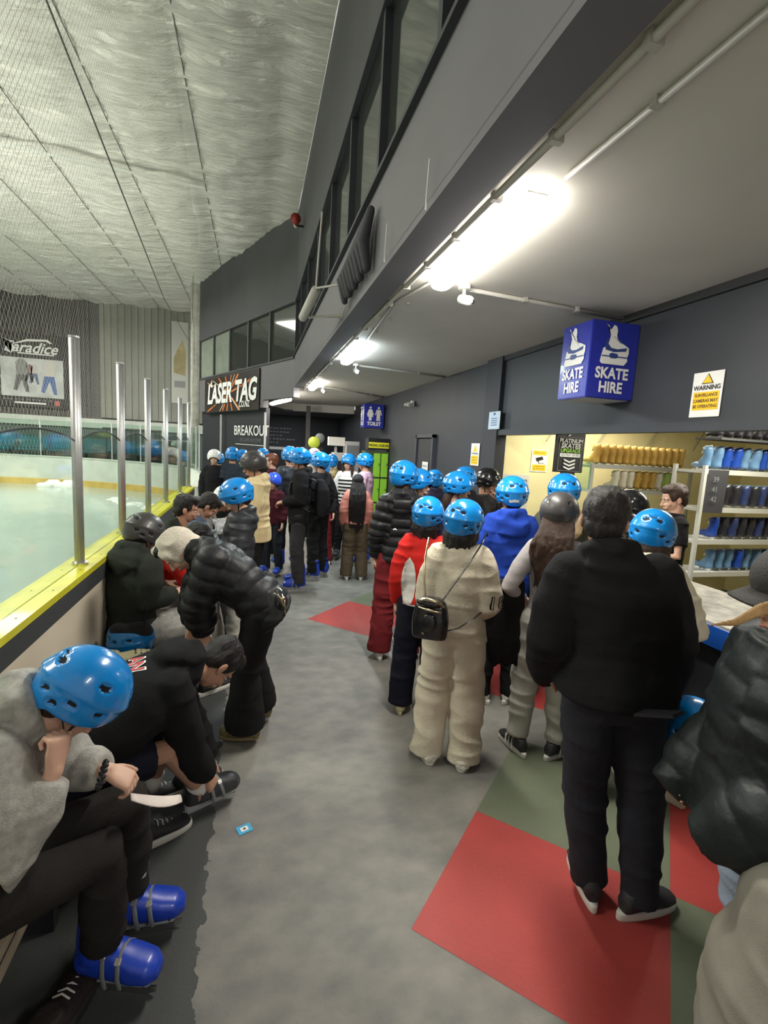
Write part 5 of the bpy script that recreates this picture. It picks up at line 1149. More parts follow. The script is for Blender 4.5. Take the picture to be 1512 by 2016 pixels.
person('person with long dark hair and blue helmet shown in right profile', 1.78, 4.10, -110, 1.725, 0, helmet='blue', hair=('sidehair', 'brown'), head=(-2, 2, 0), legs=(NAVYF, (.09, .07, .06)), shoes=('sneaker', WS, SOLEW), top_g=(PURP, .018, dict()), near=True)
person('person in a dark hooded top and blue helmet just left of the black helmeted boy', 2.10, 4.62, -12, 1.755, 0, helmet='blue', legs=(NAVYF, (.09, .07, .06)), shoes=('sneaker', BLKS, SOLEW), top_g=(BLACKF, .035, dict(hem=.1)), hood='down')
person('person in a glossy black helmet holding a hand to the chin by the yellow wall', 2.45, 4.85, -158, 1.745, 1, helmet='black', head=(18, 14, 0), legs=(NAVYF, (.09, .07, .06)), shoes=('sneaker', BLKS, SOLEW), top_g=(fab('vest_dark', (.03, .03, .03)), .02, dict()), arms=('face', 'cross'), near=True)
p, j, jk, HM, k = person('person in a red jacket with a white leaf shaped emblem, navy trousers and cream clogs', 1.18, 3.17, -22, 1.575, 0, helmet='bluew', hair=('bob', 'black'), head=(-8, 0, 0), legs=(NAVYF, (.105, .10, .098), dict(ext=.02, fold=.008)), shoes=('clog', CLOGM, CLOGM), top_g=(REDF, .032, dict(hem=.04, flare=.01)), near=True, collar=True)
LEAF = [(0, .17), (-.03, .13), (-.048, .06), (-.052, -.02), (-.045, -.10), (-.03, -.15), (0, -.17), (.03, -.15), (.045, -.10), (.052, -.02), (.048, .06), (.03, .13)]
surf_decal('emblem', jk, [poly2d(LEAF)], (-.10, -.4, .99), (1, 0, 0), (0, 0, 1), WHITEF, jk)
surf_decal('emblem', jk, [poly2d([(x*1.2+.12, y*.8-.03) for x, y in LEAF])], (-.10, -.4, .95), (1, 0, 0), (0, 0, 1), WHITEF, jk)
for q in range(3): surf_decal('hem_stripe', jk, [poly2d([(-.17, -q*.030), (-.17, -q*.030-.014), (.17, -q*.030-.014), (.17, -q*.030)])], (0, -.4, .83), (1, 0, 0), (0, 0, 1), WHITEF, jk)
pc, jc, jkc, HMc, kc = person('person in a cream tracksuit and blue helmet with black bobbed hair, back turned', 1.19, 2.60, -28, 1.625, 0, helmet='bluew', hair=('bob', 'black'), head=(-18, 2, 5), legs=(CREAMF, (.110, .112, .105), dict(ext=.05, fold=.020)), shoes=('slipper', mat('slipper_white', (.66, .62, .54), .9, bump=1.0, bscale=90), SOLEW), bw=.80, top_g=(CREAMF, .044, dict(hem=.05, flare=.016, fold=.014, cuff=.0)), arms=('cross', 'front'), near=True, collar=True,
    J=dict(wrR=(.14, .15, 1.00), elR=(.205, -.03, 1.12), wrL=(-.04, .20, 1.0), elL=(-.19, -.01, 1.13)), footyaw=(25, -5))
for dz, h in ((.0, .010), (-.022, .008)): surf_decal('hem_stripe', jkc, [poly2d([(-.21, dz), (-.21, dz-h), (0, dz-h-.018), (.21, dz-h-.010), (.21, dz-.010), (0, dz-.018)])], (0, -.5, .835), (1, 0, 0), (0, 0, 1), BLACKF, jkc, sub=.01)
tm = text_me('18', .11, bold=.001); surf_decal('sleeve_number', jkc, [tm], (.50, -.16, 1.06), (.30, .95, 0), (0, .1, 1), BLACKF, jkc, off=.003, sub=.01); tm2 = text_me('18', .11, bold=-.003); surf_decal('sleeve_number', jkc, [tm2], (.50, -.16, 1.06), (.30, .95, 0), (0, .1, 1), CREAMF, jkc, off=.0045, sub=.01)
# mini backpack on the cream tracksuit
bk = thing('mini_backpack', 'small glossy black quilted backpack hanging on the cream tracksuit back', 'backpack', (1.186, 2.651, .05), R_(-28))
LEATH = mat('leather_black', (.012, .012, .013), .22, coat=.3, bump=.4, bscale=25)
pm = PM(); pm.loft([((-.10, -.245, .80), (.10, 0, 0), (0, .055, 0)), ((-.10, -.25, .90), (.105, 0, 0), (0, .062, 0)), ((-.10, -.25, .99), (.09, 0, 0), (0, .055, 0)), ((-.10, -.245, 1.03), (.055, 0, 0), (0, .035, 0))], n=24, p=3.0)
me = remesh(pm, .008, 3); link('bag_body', me, LEATH, bk, True)
pm = PM(); pm.ell((-.10, -.318, .905), (.042, .014, .055)); mk('pocket', pm, LEATH, bk, True)
pm = PM(); pm.ell((-.10, -.275, 1.01), (.085, .05, .03)); mk('flap', pm, LEATH, bk, True)
GOLDM = mat('gold_chain', (.70, .60, .40), .25, metal=1.)
pm = PM(); pm.tube([(-.16, -.30, 1.02), (-.12, -.33, 1.045), (-.06, -.32, 1.03), (-.03, -.29, 1.0)], .009, n=8); pm.tube([(-.165, -.29, .98), (-.11, -.335, .985), (-.04, -.31, .97)], .007, n=8); mk('chain', pm, GOLDM, bk, True)
pm = PM(); pm.box((-.13, -.31, .84), (.014, .006, .014)); mk('badge', pm, GOLDM, bk)
pm = PM(); pm.tube([(-.04, -.235, 1.02), (.02, -.205, 1.12), (.09, -.190, 1.24), (.145, -.145, 1.34), (.165, -.06, 1.395), (.17, .03, 1.36)], .008, n=8, flat=.4); mk('shoulder_strap', pm, LEATH, bk, True)
pm = PM(); pm.tube([(-.02, -.245, .84), (.06, -.235, .87), (.14, -.18, .92), (.19, -.10, .95)], .008, n=8, flat=.4); mk('lower_strap', pm, LEATH, bk, True)
pm = PM(); pm.tube([(-.14, -.235, 1.03), (-.155, -.215, 1.12), (-.16, -.200, 1.24), (-.16, -.10, 1.34)], .006, n=8, flat=.5); mk('chain_strap', pm, GOLDM, bk, True)
pr9 = person('person in a royal blue hoodie, black trousers and white sneakers, back turned', 1.85, 3.22, -16, 1.745, 1, helmet='blued', head=(0, 2, 0), legs=(BLACKF, (.10, .095, .085), dict(fold=.014)), shoes=('sneaker', WS, SOLEW), top_g=(RBLUE, .046, dict(hem=.10, flare=.01, fold=.012)), hood='down', near=True, arms=('front', 'front'), footyaw=(40, -50))
person('person in an olive jacket with a tan hood and blue helmet at the counter', 2.33, 3.28, -20, 1.78, 1, helmet='blue', legs=(BLACKF, (.10, .08, .07)), shoes=('sneaker', BLKS, SOLEW), top_g=(OLIVE, .04, dict(hem=.05)), near=False, arms=('front', 'front'))
pm = PM(); n9 = pr9[1]['neck']; pm.tube([n9-V(0, 0, .03), n9+V(0, -.005, .045)], [.088, .074], n=18, caps='ff'); mk('collar', pm, WHITEF, pr9[0], True)
P = [o for o in COL.objects if o.get('label', '').startswith('person in an olive jacket')][0]
pm = PM(); pm.tube([(-.10, .05, 1.48), (-.12, -.06, 1.49), (-.06, -.13, 1.49), (.04, -.135, 1.49), (.11, -.07, 1.49), (.10, .05, 1.48)], [.03, .045, .055, .055, .045, .03], n=12); pm.loft([((0, -.15, 1.27), (.04, 0, 0), (0, .02, 0)), ((0, -.175, 1.34), (.11, 0, 0), (0, .04, 0)), ((0, -.15, 1.46), (.12, 0, 0), (0, .05, 0))], n=16); cloth('hood', P, BEIGE, pm, .011, 4, .012, (9, 9, 9))
pg, jg, jkg, HMg, kg = person('person with long dark wavy hair, dark grey helmet, grey knit top and pale grey joggers', 1.80, 2.56, -26, 1.70, 1, helmet='matt', hair=('long', 'brown'), hairL=.52, head=(-15, 2, 3), legs=(GREYJ, (.098, .090, .068), dict(fold=.012, ext=-.02)), shoes=('stripes', BLKS, SOLEW), top_g=(LGREY, .008, dict(hem=-.02, fold=.005, arm=(.060, .048, .036))), near=True, arms=('down', 'front'), J=dict(elL=(-.27, -.05, 1.13), wrL=(-.16, .10, 1.02)), footyaw=(30, -45))
pm = PM()
for kx in range(5): pm.tube([(-.27+kx*.035, .05, 1.10), (-.30+kx*.042, .04, .95), (-.30+kx*.045, .03, .74), (-.27+kx*.04, .02, .58+.03*(kx % 2))], [.03, .045, .05, .03], n=12)
me = remesh(pm, .013, 4); displace(me, lambda co, no: .02*(np.abs(vnoise(co*np.array((16, 16, 3)), 3)*2-1)-.4)); jd = link('draped_jacket', me, BLACKF, None, True); jd.location = (1.74, 2.55, 0); jd.rotation_euler = (0, 0, R_(-22)); tag(jd, 'black jacket draped over the arm of the person in pale grey joggers', 'jacket')
HOODB = dict(hem=.05, flare=.008, fold=.008, cuff=.13)
person('large person in a black hoodie and dark jeans, bare headed, back turned in the foreground', 1.47, 1.60, -18, 1.80, 1, sw=1.12, helmet=None, hair=('short', 'grey'), head=(-20, 2, 3), bw=1.18, legs=(mat('fabric_indigo', (.009, .010, .017), .9, bump=.25, bscale=150), (.112, .090, .072), dict(fold=.012)), shoes=('sneaker', BLKS, SOLEW), top_g=(BLACKF, .050, HOODB), hood='down', near=True, arms=('down', 'down'), footyaw=(-2, -68), J=dict(anL=(-.01, .0, .09), anR=(.17, -.08, .09), knL=(-.06, .03, .50), knR=(.15, -.02, .50), head=(-.10, .03, 1.60), neck=(-.085, .0, 1.475), sh=(-.06, -.005, 1.40), shL=(-.25, -.01, 1.38), shR=(.13, -.01, 1.395), elL=(-.28, .0, 1.12), elR=(.20, -.02, 1.12), wrL=(-.24, .12, .95), wrR=(.24, .08, .92)), vox=.006)
person('person in a glossy black helmet and white hooded top at the counter', 2.36, 2.62, -30, 1.72, 1, helmet='black', legs=(BLACKF, (.09, .08, .07)), shoes=('sneaker', BLKS, SOLEW), top_g=(WHITEF, .03, dict()), hood='down', arms=('front', 'front'))
person('shorter person in a shiny black helmet behind the large black hoodie', 2.12, 2.38, -25, 1.60, 1, helmet='black', legs=(BLACKF, (.09, .08, .07)), shoes=('sneaker', BLKS, SOLEW), top_g=(WHITEF, .03, dict()), hood='down', arms=('front', 'front'))
pw, jw, jkw, HMw, kw = person('person in a blue helmet with olive vest and cream sleeves leaning on the counter', 2.03, 2.08, -45, 1.66, 1, helmet='bluew', hair=('bob', 'brown'), head=(-5, 10, 6), legs=(BLACKF, (.09, .07, .06), dict(len=.55, ext=0)), shoes=('sneaker', BLKS, SOLEB), top_g=(fab('cream_sleeve', (.62, .56, .42)), .035, dict(hem=.0, fold=.012)), hood='down', arms=('front', 'front'), near=True, J=dict(elR=(.26, .02, 1.12), wrR=(.22, .24, 1.0)))
pm = PM()
pm.loft([((0, 0, .93), (.21, 0, 0), (0, .160, 0)), ((0, 0, 1.08), (.20, 0, 0), (0, .152, 0)), ((0, -.0, 1.24), (.208, 0, 0), (0, .160, 0)), ((0, -.01, 1.345), (.17, 0, 0), (0, .125, 0))], n=26, p=2.5)
cloth('vest', pw, OLIVD, pm, .011, 4, .010)
for sd in 'LR':
    a = jw['an'+sd]
    for q in range(3): pm = PM(); pm.tube([a+V(0, 0, .07+q*.05), a+V(0, 0, .10+q*.05)], [.046, .047], n=16, caps='ff'); mk('sock_band', pm, WHITEF if q != 1 else BLACKF, pw, True)
# staff member
person('staff member in a black short sleeved shirt behind the counter facing left', 3.55, 3.42, 62, 1.73, 0, helmet=None, hair=('short', 'brown'), head=(8, 16, 0), legs=(BLACKF, (.09, .07, .06)), shoes=('sneaker', BLKS, SOLEB), top_g=(BLACKF, .022, dict(hem=.1, sleeve='short')), arms=('front', 'front'), near=True)
# woman with cap
pcw, jcw, jkcw, HMcw, kcw = person('blonde person in a dark cap and green black puffer jacket at the right edge', 1.47, .95, 62, 1.68, 1, helmet=None, hair=('cap', 'blonde'), head=(-2, 14, 0), legs=(JEANS, (.10, .085, .075)), shoes=('sneaker', WS, SOLEW), top_g=(PGRN, .090, dict(hem=.10, quilt=.10, puff=.010, fold=.008, flare=.03, cuff=.14)), near=True, collar=True, arms=('front', 'phone'), J=dict(elL=(-.20, -.02, 1.12), wrL=(-.13, .12, .97), elR=(.22, -.02, 1.12), wrR=(.17, .14, .95), anL=(.10, -.36, .09), anR=(.28, -.34, .09), knL=(.0, -.10, .5), knR=(.17, -.08, .5)))
CAPM = mat('cap_black', (.028, .027, .025), .75, bump=.3, bscale=200)
pm = PM(); pm.ell(HMcw @ V(0, -.008, .060), (.098, .114, .100), HMcw.to_3x3(), n=28)
me = remesh(pm, .008, 2); cap = link('cap', me, CAPM, pcw, True)
pm = PM(); vs = []
top_, bot = [], []
for kx in range(19):
    a = R_(-78+kx*156/18); rr = 1.0
    x, y = math.sin(a), math.cos(a)
    inn = V(x*.088, y*.100-.004, .045-.004*abs(x)); ou = V(x*.092, .068+y*.095 if y > 0 else y*.1, .036-.030*x*x)
    top_.append((inn, ou))
rs = [[HMcw @ i_ for i_, o_ in top_]+[HMcw @ (i_-V(0, 0, .006)) for i_, o_ in top_[::-1]], [HMcw @ o_ for i_, o_ in top_]+[HMcw @ (o_-V(0, 0, .006)) for i_, o_ in top_[::-1]]]
pm.rings(rs); mk('cap_brim', pm, CAPM, cap, True)
FH = HMcw @ frame((0, 1, 0), (0, 0, 1), (-.0985, .02, .075)) if False else None
surf_decal('cap_mark', cap, [text_me('F', .035, bold=.001)], HMcw @ V(-.3, .045, .075), HMcw.to_3x3() @ V(0, -1, 0), HMcw.to_3x3() @ V(0, 0, 1), SWHITE, cap, off=.002, sub=.01)
pm = PM(); T = lambda *a: HMcw @ V(*a)
PI_ = (Matrix.Translation((1.47, .95, 0)) @ Matrix.Rotation(R_(62), 4, 'Z')).inverted()
[pm.tube([PI_ @ V(1.30, .90, 1.556+q*.006), PI_ @ V(1.205, .875+q*.003, 1.552+q*.004), PI_ @ V(1.14, .88, 1.524+q*.003), PI_ @ V(1.085-.004*q, .90, 1.512)], [.008, .007, .005, .0015], n=8) for q in range(-1, 3)]
me = remesh(pm, .004, 1); displace(me, lambda co, no: .002*(np.abs(vnoise(co*np.array((60, 60, 60)), 2)*2-1))); link('ponytail', me, HAIR['blonde'], pcw, True)
hh = bpy.data.objects.new('helmet', HELM['bluew']); COL.objects.link(hh); hh.matrix_world = Matrix.Translation((1.80, 1.54, .76)) @ Matrix.Rotation(R_(-40), 4, 'Z') @ Matrix.Rotation(R_(35), 4, 'Y'); tag(hh, 'blue helmet held low between the large black hoodie and the puffer jacket', 'helmet')
pm = PM(); pm.tube([(.09, .03, .0), (.10, .02, -.09), (.02, .04, -.14), (-.08, .02, -.05)], .006, n=6, flat=.4); mk('chin_strap', pm, STRAP, hh, True)
ph = thing('phone', 'black phone held by the person in the cap beside the large black hoodie', 'phone', (1.40, 1.30, 1.02), .3); pm = PM(); pm.box((0, 0, 0), (.075, .15, .009), rotm(0, 25), .003); mk('case', pm, SBLACK, ph); pm = PM(); pm.box((0, .002, .006), (.066, .138, .002), rotm(0, 25)); mk('screen', pm, mat('screen', (.03, .03, .035), .1), ph)
# grey fleece, lower right corner
person('small person in a taupe grey fleece jacket at the bottom right corner', 1.41, .60, -80, 1.18, 0, helmet=None, hair=('short', 'brown'), J=dict(head=(.0, .12, 1.58), anL=(-.1, .45, .09), anR=(.1, .45, .09), knL=(-.1, .25, .5), knR=(.1, .25, .5)), head=(0, 10, 0), bw=1.45, legs=(CHAR, (.10, .08, .07)), shoes=('sneaker', WS, SOLEW), top_g=(FLEECE, .13, dict(hem=.34, flare=.10, fold=.012, arm=(.085, .08, .06))), near=False, arms=('down', 'down'))
# --- people in the middle
person('person in a butter yellow hoodie and matt black helmet looking down to the left', .02, 5.15, 82, 1.80, 1, helmet='blackbowl', hair=('short', 'black'), head=(24, 14, 0), legs=(BLACKF, (.10, .10, .09), dict(short=.9)), shoes=('skate', SKB, None), skates=True, top_g=(LCREAM, .060, dict(hem=.12, flare=.03, fold=.016)), hood='down', near=True, arms=('front', 'front'))
person('child in a black puffer jacket and blue helmet looking down beside the bench', -.10, 3.92, 92, 1.60, 0, helmet='blue', hair=('short', 'brown'), head=(12, 18, 0), legs=(GREYJ, (.085, .075, .065)), shoes=('sneaker', BLKS, SOLEB), top_g=(PCHAR, .045, dict(hem=.05, quilt=.10, puff=.010)), hood='down', near=True, arms=('front', 'front'))
person('tall person in a long black jacket, glasses and blue helmet facing left in blue skates', .58, 6.25, 84, 1.84, 1, helmet='blue', head=(8, 6, 0), legs=(CHAR, (.095, .085, .080), dict(fold=.014)), shoes=('skate', SKB, None), skates=True, top_g=(BLACKF, .050, dict(hem=.14, flare=.01)), hood='down', arms=('front', 'front'), near=True)
M3_ = [o for o in COL.objects if o.get('label', '').startswith('tall person in a long black')][0]; M3h = [c for c in M3_.children if c.name.startswith('helmet')][0].matrix_local.copy()
for q in (-1, 1):
    pm = PM(); pts = [M3h @ V(q*.032+.022*math.cos(2*math.pi*i/12), .098, -.004+.018*math.sin(2*math.pi*i/12)) for i in range(13)]; pm.tube(pts, .0022, n=6); mk('glasses', pm, SBLACK, M3_, True)
bpk = thing('backpack', 'black backpack on the shoulders of the tall person in blue skates', 'backpack', (.58, 6.25, 0), R_(84)); pm = PM(); pm.loft([((0, -.27, .98), (.15, 0, 0), (0, .07, 0)), ((0, -.29, 1.10), (.16, 0, 0), (0, .10, 0)), ((0, -.28, 1.32), (.15, 0, 0), (0, .09, 0)), ((0, -.25, 1.45), (.09, 0, 0), (0, .05, 0))], n=24, p=3); me = remesh(pm, .014, 3); link('bag_body', me, fab('bagblack', (.015, .015, .017)), bpk, True)
for q in (-1, 1): pm = PM(); pm.tube([(q*.10, -.20, 1.42), (q*.12, -.05, 1.50), (q*.13, .12, 1.40), (q*.15, .14, 1.2), (q*.17, -.12, 1.05)], .018, n=8, flat=.4); mk('shoulder_strap', pm, STRAP, bpk, True)
person('person in a black jacket, dark jeans and blue skates just behind the tall one', .90, 6.75, 50, 1.79, 0, helmet='blue', legs=(BLACKF, (.10, .085, .085), dict(fold=.014)), shoes=('skate', SKB, None), skates=True, top_g=(BLACKF, .045, dict()), arms=('front', 'down'), near=True)
person('smiling person in a black top, maroon trousers and blue helmet facing the camera', 1.05, 7.6, 165, 1.64, 0, helmet='blue', hair=('sidehair', 'black'), head=(0, 2, 0), legs=(MAROON, (.09, .08, .09)), shoes=('sneaker', WS, SOLEW), top_g=(BLACKF, .03, dict(hem=.1)), smile=True)
person('person with very long straight black hair in a salmon jacket and brown cargo trousers', 1.42, 6.7, -8, 1.50, 1, helmet=None, hair=('long', 'black'), hairL=.72, legs=(BROWNF, (.115, .105, .100), dict(fold=.012)), shoes=('sneaker', WS, SOLEW), top_g=(PINKF, .045, dict(hem=.02, flare=.01)), collar=True, arms=('down', 'down'))
ps_, js_, jks, _, _ = person('person in a black and white striped top and blue helmet facing the camera', 1.50, 7.9, 168, 1.77, 0, helmet='blue', hair=('sidehair', 'brown'), head=(-20, 3, 0), legs=(BLACKF, (.09, .07, .06)), shoes=('skate', SKK, None), skates=True, top_g=(WHITEF, .020, dict()))
for q in range(7):
    surf_decal('stripe', jks, [poly2d([(-.15, 0), (.15, 0), (.15, .026), (-.15, .026)])], (0, .5, .98+q*.056), (-1, 0, 0), (0, 0, 1), BLACKF, jks, sub=.03)
person('person in a pale pink sweater and blue helmet turned to the left', 1.70, 7.5, 55, 1.80, 0, helmet='blue', hair=('short', 'brown'), legs=(NAVYF, (.09, .08, .08)), shoes=('skate', SKB, None), skates=True, top_g=(LPINK, .035, dict(hem=.06)), arms=('down', 'front'))
person('person in a gold camouflage jacket and blue helmet, back turned', 1.33, 8.6, -10, 1.73, 0, helmet='blue', legs=(BLACKF, (.09, .08, .07)), shoes=('sneaker', BLKS, SOLEW), top_g=(GOLD, .04, dict()), hood='down')
person('person in a white shirt and pale lilac helmet far down the corridor', 1.16, 9.7, 20, 1.81, 1, helmet='lilac', legs=(BLACKF, (.09, .08, .07)), shoes=('sneaker', BLKS, SOLEW), top_g=(WHITEF, .03, dict()))
person('person in a white helmet and black shirt facing the camera beyond the ledge', -.66, 9.0, 178, 1.71, 0, helmet='white', legs=(BLACKF, (.09, .08, .07)), shoes=('sneaker', BLKS, SOLEW), top_g=(BLACKF, .03, dict()), smile=True)
person('person in a navy short sleeved shirt and blue helmet, back turned, near the ledge end', -.36, 9.0, 5, 1.76, 1, helmet='blue', legs=(BLACKF, (.09, .08, .07)), shoes=('sneaker', BLKS, SOLEW), top_g=(fab('slate', (.035, .045, .060)), .035, dict(sleeve='short')))
person('person in a blue helmet half hidden behind the white helmeted person', -.66, 10.1, 20, 1.62, 0, helmet='blue', legs=(BLACKF, (.09, .08, .07)), shoes=('sneaker', BLKS, SOLEW), top_g=(CHAR, .03, dict()))
person('person in a blue helmet right behind the butter yellow hoodie', .17, 9.4, 30, 1.76, 0, helmet='blue', legs=(BLACKF, (.09, .08, .07)), shoes=('sneaker', BLKS, SOLEW), top_g=(BLACKF, .03, dict()))
person('bare headed person with reddish hair in a dark maroon top facing left', .30, 8.3, 80, 1.70, 0, helmet=None, hair=('short', 'red'), legs=(BLACKF, (.09, .08, .07)), shoes=('sneaker', BLKS, SOLEW), top_g=(fab('wine', (.06, .012, .018)), .03, dict()))
person('child in a royal blue bowl helmet and dark maroon top behind the yellow hoodie', .28, 6.95, 150, 1.46, 0, helmet='royal', legs=(DENIM, (.09, .08, .07)), shoes=('skate', SKB, None), skates=True, top_g=(fab('wine', (.06, .012, .018)), .03, dict()))
person('person in a blue helmet seen above the matt black helmet', -.20, 9.3, -20, 1.72, 0, helmet='blue', legs=(BLACKF, (.09, .08, .07)), shoes=('sneaker', BLKS, SOLEW), top_g=(CHAR, .03, dict()))
person('person in a blue helmet directly behind the tall person with glasses', .52, 7.35, 20, 1.84, 0, helmet='blue', legs=(BLACKF, (.09, .08, .07)), shoes=('skate', SKB, None), skates=True, top_g=(PCHAR, .03, dict()))
# --- seated and bending people at the bench
def seated(hip, sh, neck, head, kn, an, el, wr, w=.17, hw=.09, side=None):
    """all points given in world metres; L/R pairs as tuples (left, right)"""
    J = dict(pel=hip, chest=tuple(V(hip).lerp(V(sh), .55)), sh=sh, neck=neck, head=head)
    side = V(side or (0, -1, 0)).normalized()
    J['shL'] = V(sh)-side*w; J['shR'] = V(sh)+side*w; J['hipL'] = V(hip)-side*hw; J['hipR'] = V(hip)+side*hw
    J['knL'], J['knR'] = kn; J['anL'], J['anR'] = an; J['elL'], J['elR'] = el; J['wrL'], J['wrR'] = wr
    return {a: V(b) for a, b in J.items()}
TOP = 1.77; TOPN = 1.737
# foreground left: grey hoodie (faces +x and towards the bench end)
J = seated((-.80, 1.48, .56), (-.70, 1.60, .97), (-.635, 1.625, 1.04), (-.525, 1.64, 1.055), ((-.41, 1.80, .56), (-.44, 1.57, .56)), ((-.42, 1.80, .15), (-.46, 1.62, .15)), ((-.56, 1.76, .74), (-.61, 1.40, .72)), ((-.455, 1.68, .775), (-.535, 1.475, .93)), side=(.18, -.98, 0), w=.15)
person('seated person in a light grey hoodie and blue helmet in the left foreground', 0, 0, 0, TOP, 0, J=J, helmet='blue', hair=('short', 'brown'), head=(-70, 40, 0), legs=(fab('black_brown', (.022, .020, .018)), (.092, .078, .066), dict(fold=.010, ext=-.045)),
    shoes={'L': ('skate', SKB, None, dict(yaw=-90, gz=.0)), 'R': ('skate', SKB, None, dict(yaw=-108, gz=.0))}, skates=False, top_g=(GREYF, .036, dict(hem=.06, fold=.014, cuff=-.01)), hood='down', near=True, vox=.0052,
    hands=dict(L=(V(.80, -.05, -.50), V(.4, -.3, 1), -1, 38), R=(V(.10, .25, .85), V(.8, -.4, .0), 1, 60)))
# bracelet and insole of the grey hoodie
insl = thing('insole', 'pale curved shoe insole held by the person in the light grey hoodie', 'insole', (-.372, 1.628, .712), .3)
pm = PM(); secs = []
for q in range(9):
    t = q/8; secs.append(((t*.16, -.01+.03*t, .0-.085*math.sin(t*1.45)), (0, .020+.012*math.sin(t*3.0), 0), (.002, 0, .004)))
pm.loft(secs, n=12); mk('pad', pm, mat('insole_pale', (.60, .52, .48), .7), insl, True)
L1P = [o for o in COL.objects if o.get('label', '').startswith('seated person in a light grey hoodie')][0]
pm = PM()
for q in range(14):
    a = 2*math.pi*q/14; c = V(-.425, 1.521, .868)+V(-.2, .97, 0)*.036*math.cos(a)+V(.3, .1, .9).normalized()*.036*math.sin(a); pm.ell(c, (.008, .008, .008), n=8)
mk('bracelet', pm, SBLACK, L1P, True)
# bending man in the black hooded top
J = seated((-.76, 2.00, .57), (-.36, 2.23, .83), (-.27, 2.30, .83), (-.15, 2.40, .80), ((-.36, 2.42, .52), (-.34, 2.14, .53)), ((-.48, 2.52, .09), (-.22, 2.40, .13)), ((-.30, 2.50, .50), (-.26, 2.22, .47)), ((-.19, 2.50, .22), (-.195, 2.36, .235)), side=(.32, -.95, 0), w=.155)
p, j, jk, HM, k = person('bare headed person in a black hooded top with red letters bending to fasten a skate', 0, 0, 0, TOPN, 1, J=J, helmet=None, hair=('short', 'black'), head=(-62, 70, 0), legs=(NAVYF, (.105, .088, .06), dict(short=.85, fold=.010)),
    shoes={'L': ('sneaker', BLKS, SOLEW, dict(yaw=-60, gz=0)), 'R': ('skate', SKK, None, dict(yaw=-62, gz=0))}, top_g=(BLACKF, .040, dict(hem=.05, fold=.012)), hood='down', near=True, vox=.0058, bw=1.05,
    hands=dict(L=(V(.3, -.1, -.9), V(.5, .8, .3), -1, 50), R=(V(.35, .25, -.85), V(.7, -.6, .3), 1, 50)))
up_ = (V(j['sh'])-V(j['pel'])).normalized(); rt = V(.15, -.99, 0); nn = rt.cross(up_)
for s_, c_, sz in (('AN', .045, .085), ('23', -.085, .16)):
    for mm, b_, of in ((SWHITE, .006, .003), (mat('letter_red', (.45, .02, .04), .6), .001, .0055)):
        surf_decal('back_letters', jk, [text_me(s_, sz, bold=b_, sx=1.1)], V(j['sh'])-up_*(.10-c_)+rt*(.02), rt, up_, mm, jk, off=of, sub=.012)
for sd in 'LR': pm = PM(); a = j['an'+sd]; b = a.lerp(j['kn'+sd], .22); pm.tube([a, b], [.042, .046], n=16, caps='ff'); mk('sock', pm, WHITEF, p, True)
# woman in black puffer bending over
J = seated((.06, 2.95, .93), (-.24, 3.06, 1.18), (-.33, 3.09, 1.21), (-.43, 3.12, 1.20), ((-.02, 2.90, .50), (.02, 3.12, .50)), ((-.02, 2.98, .12), (.06, 3.22, .12)), ((-.30, 2.93, .93), (-.34, 3.24, .92)), ((-.27, 2.99, .72), (-.36, 3.16, .70)), side=(-.15, .99, 0), w=.165)
p, j, jk, HM, k = person('person in a black puffer jacket and cream hood bending over the bench in flared trousers', 0, 0, 0, TOPN, 0, J=J, helmet=None, hair=('short', 'black'), head=(95, 60, 0), legs=(BLACKF, (.105, .085, .125), dict(ext=-.01, fold=.006)),
    shoes={'L': ('slipper', mat('platform_tan', (.16, .12, .05), .7), mat('platform_sole', (.20, .16, .08), .7), dict(yaw=75, gz=.03, s=.85)), 'R': ('slipper', mat('platform_tan', (.16, .12, .05), .7), mat('platform_sole', (.20, .16, .08), .7), dict(yaw=75, gz=.03, s=.85))}, top_g=(PBLK, .070, dict(hem=.10, quilt=.085, puff=.009, fold=.008, arm=(.054, .046, .036))), collar=True, near=True,
    hands=dict(L=(V(.0, .1, -1), V(-.3, -1, 0), -1, 30), R=(V(0, 0, -1), V(0, 1, 0), 1, 30)))
pm = PM(); R3 = HM.to_3x3()
pm.ell(HM @ V(0, -.030, .030), (.102, .118, .112), R3, n=24); pm.ell(HM @ V(0, -.08, -.06), (.085, .065, .08), R3, n=20); pm.tube([HM @ V(-.085, .03, .05), HM @ V(0, .06, .115), HM @ V(.085, .03, .05)], [.026, .026, .026], n=12)
cloth('hood', p, mat('fleece_cream', (.66, .60, .50), .95, bump=.9, bscale=130), pm, .008, 4, .014, (8, 8, 8))
for sd in 'LR': pm = PM(); a = j['an'+sd]; pm.tube([a-V(0, 0, .02), a.lerp(j['kn'+sd], .15)], [.040, .042], n=14, caps='ff'); mk('sock', pm, WHITEF, p, True)
hb = thing('handbag', 'black crossbody bag with gold clasps on the hip of the bending puffer jacket', 'bag', (.14, 2.84, .97), .2); pm = PM(); pm.ell((.02, 0, 0), (.05, .10, .075)); me = remesh(pm, .008, 2); link('bag_body', me, LEATH, hb, True)
pm = PM(); pm.tube([(-.03, -.105, .075), (.0, -.105, .05), (.02, -.105, .0)], .006, n=8); pm.ell((.02, -.10, .04), (.012, .006, .012), n=8); pm.tube([(.03, -.095, .02), (.035, -.1, -.05)], .005, n=6); mk('clasp', pm, GOLDM, hb, True)
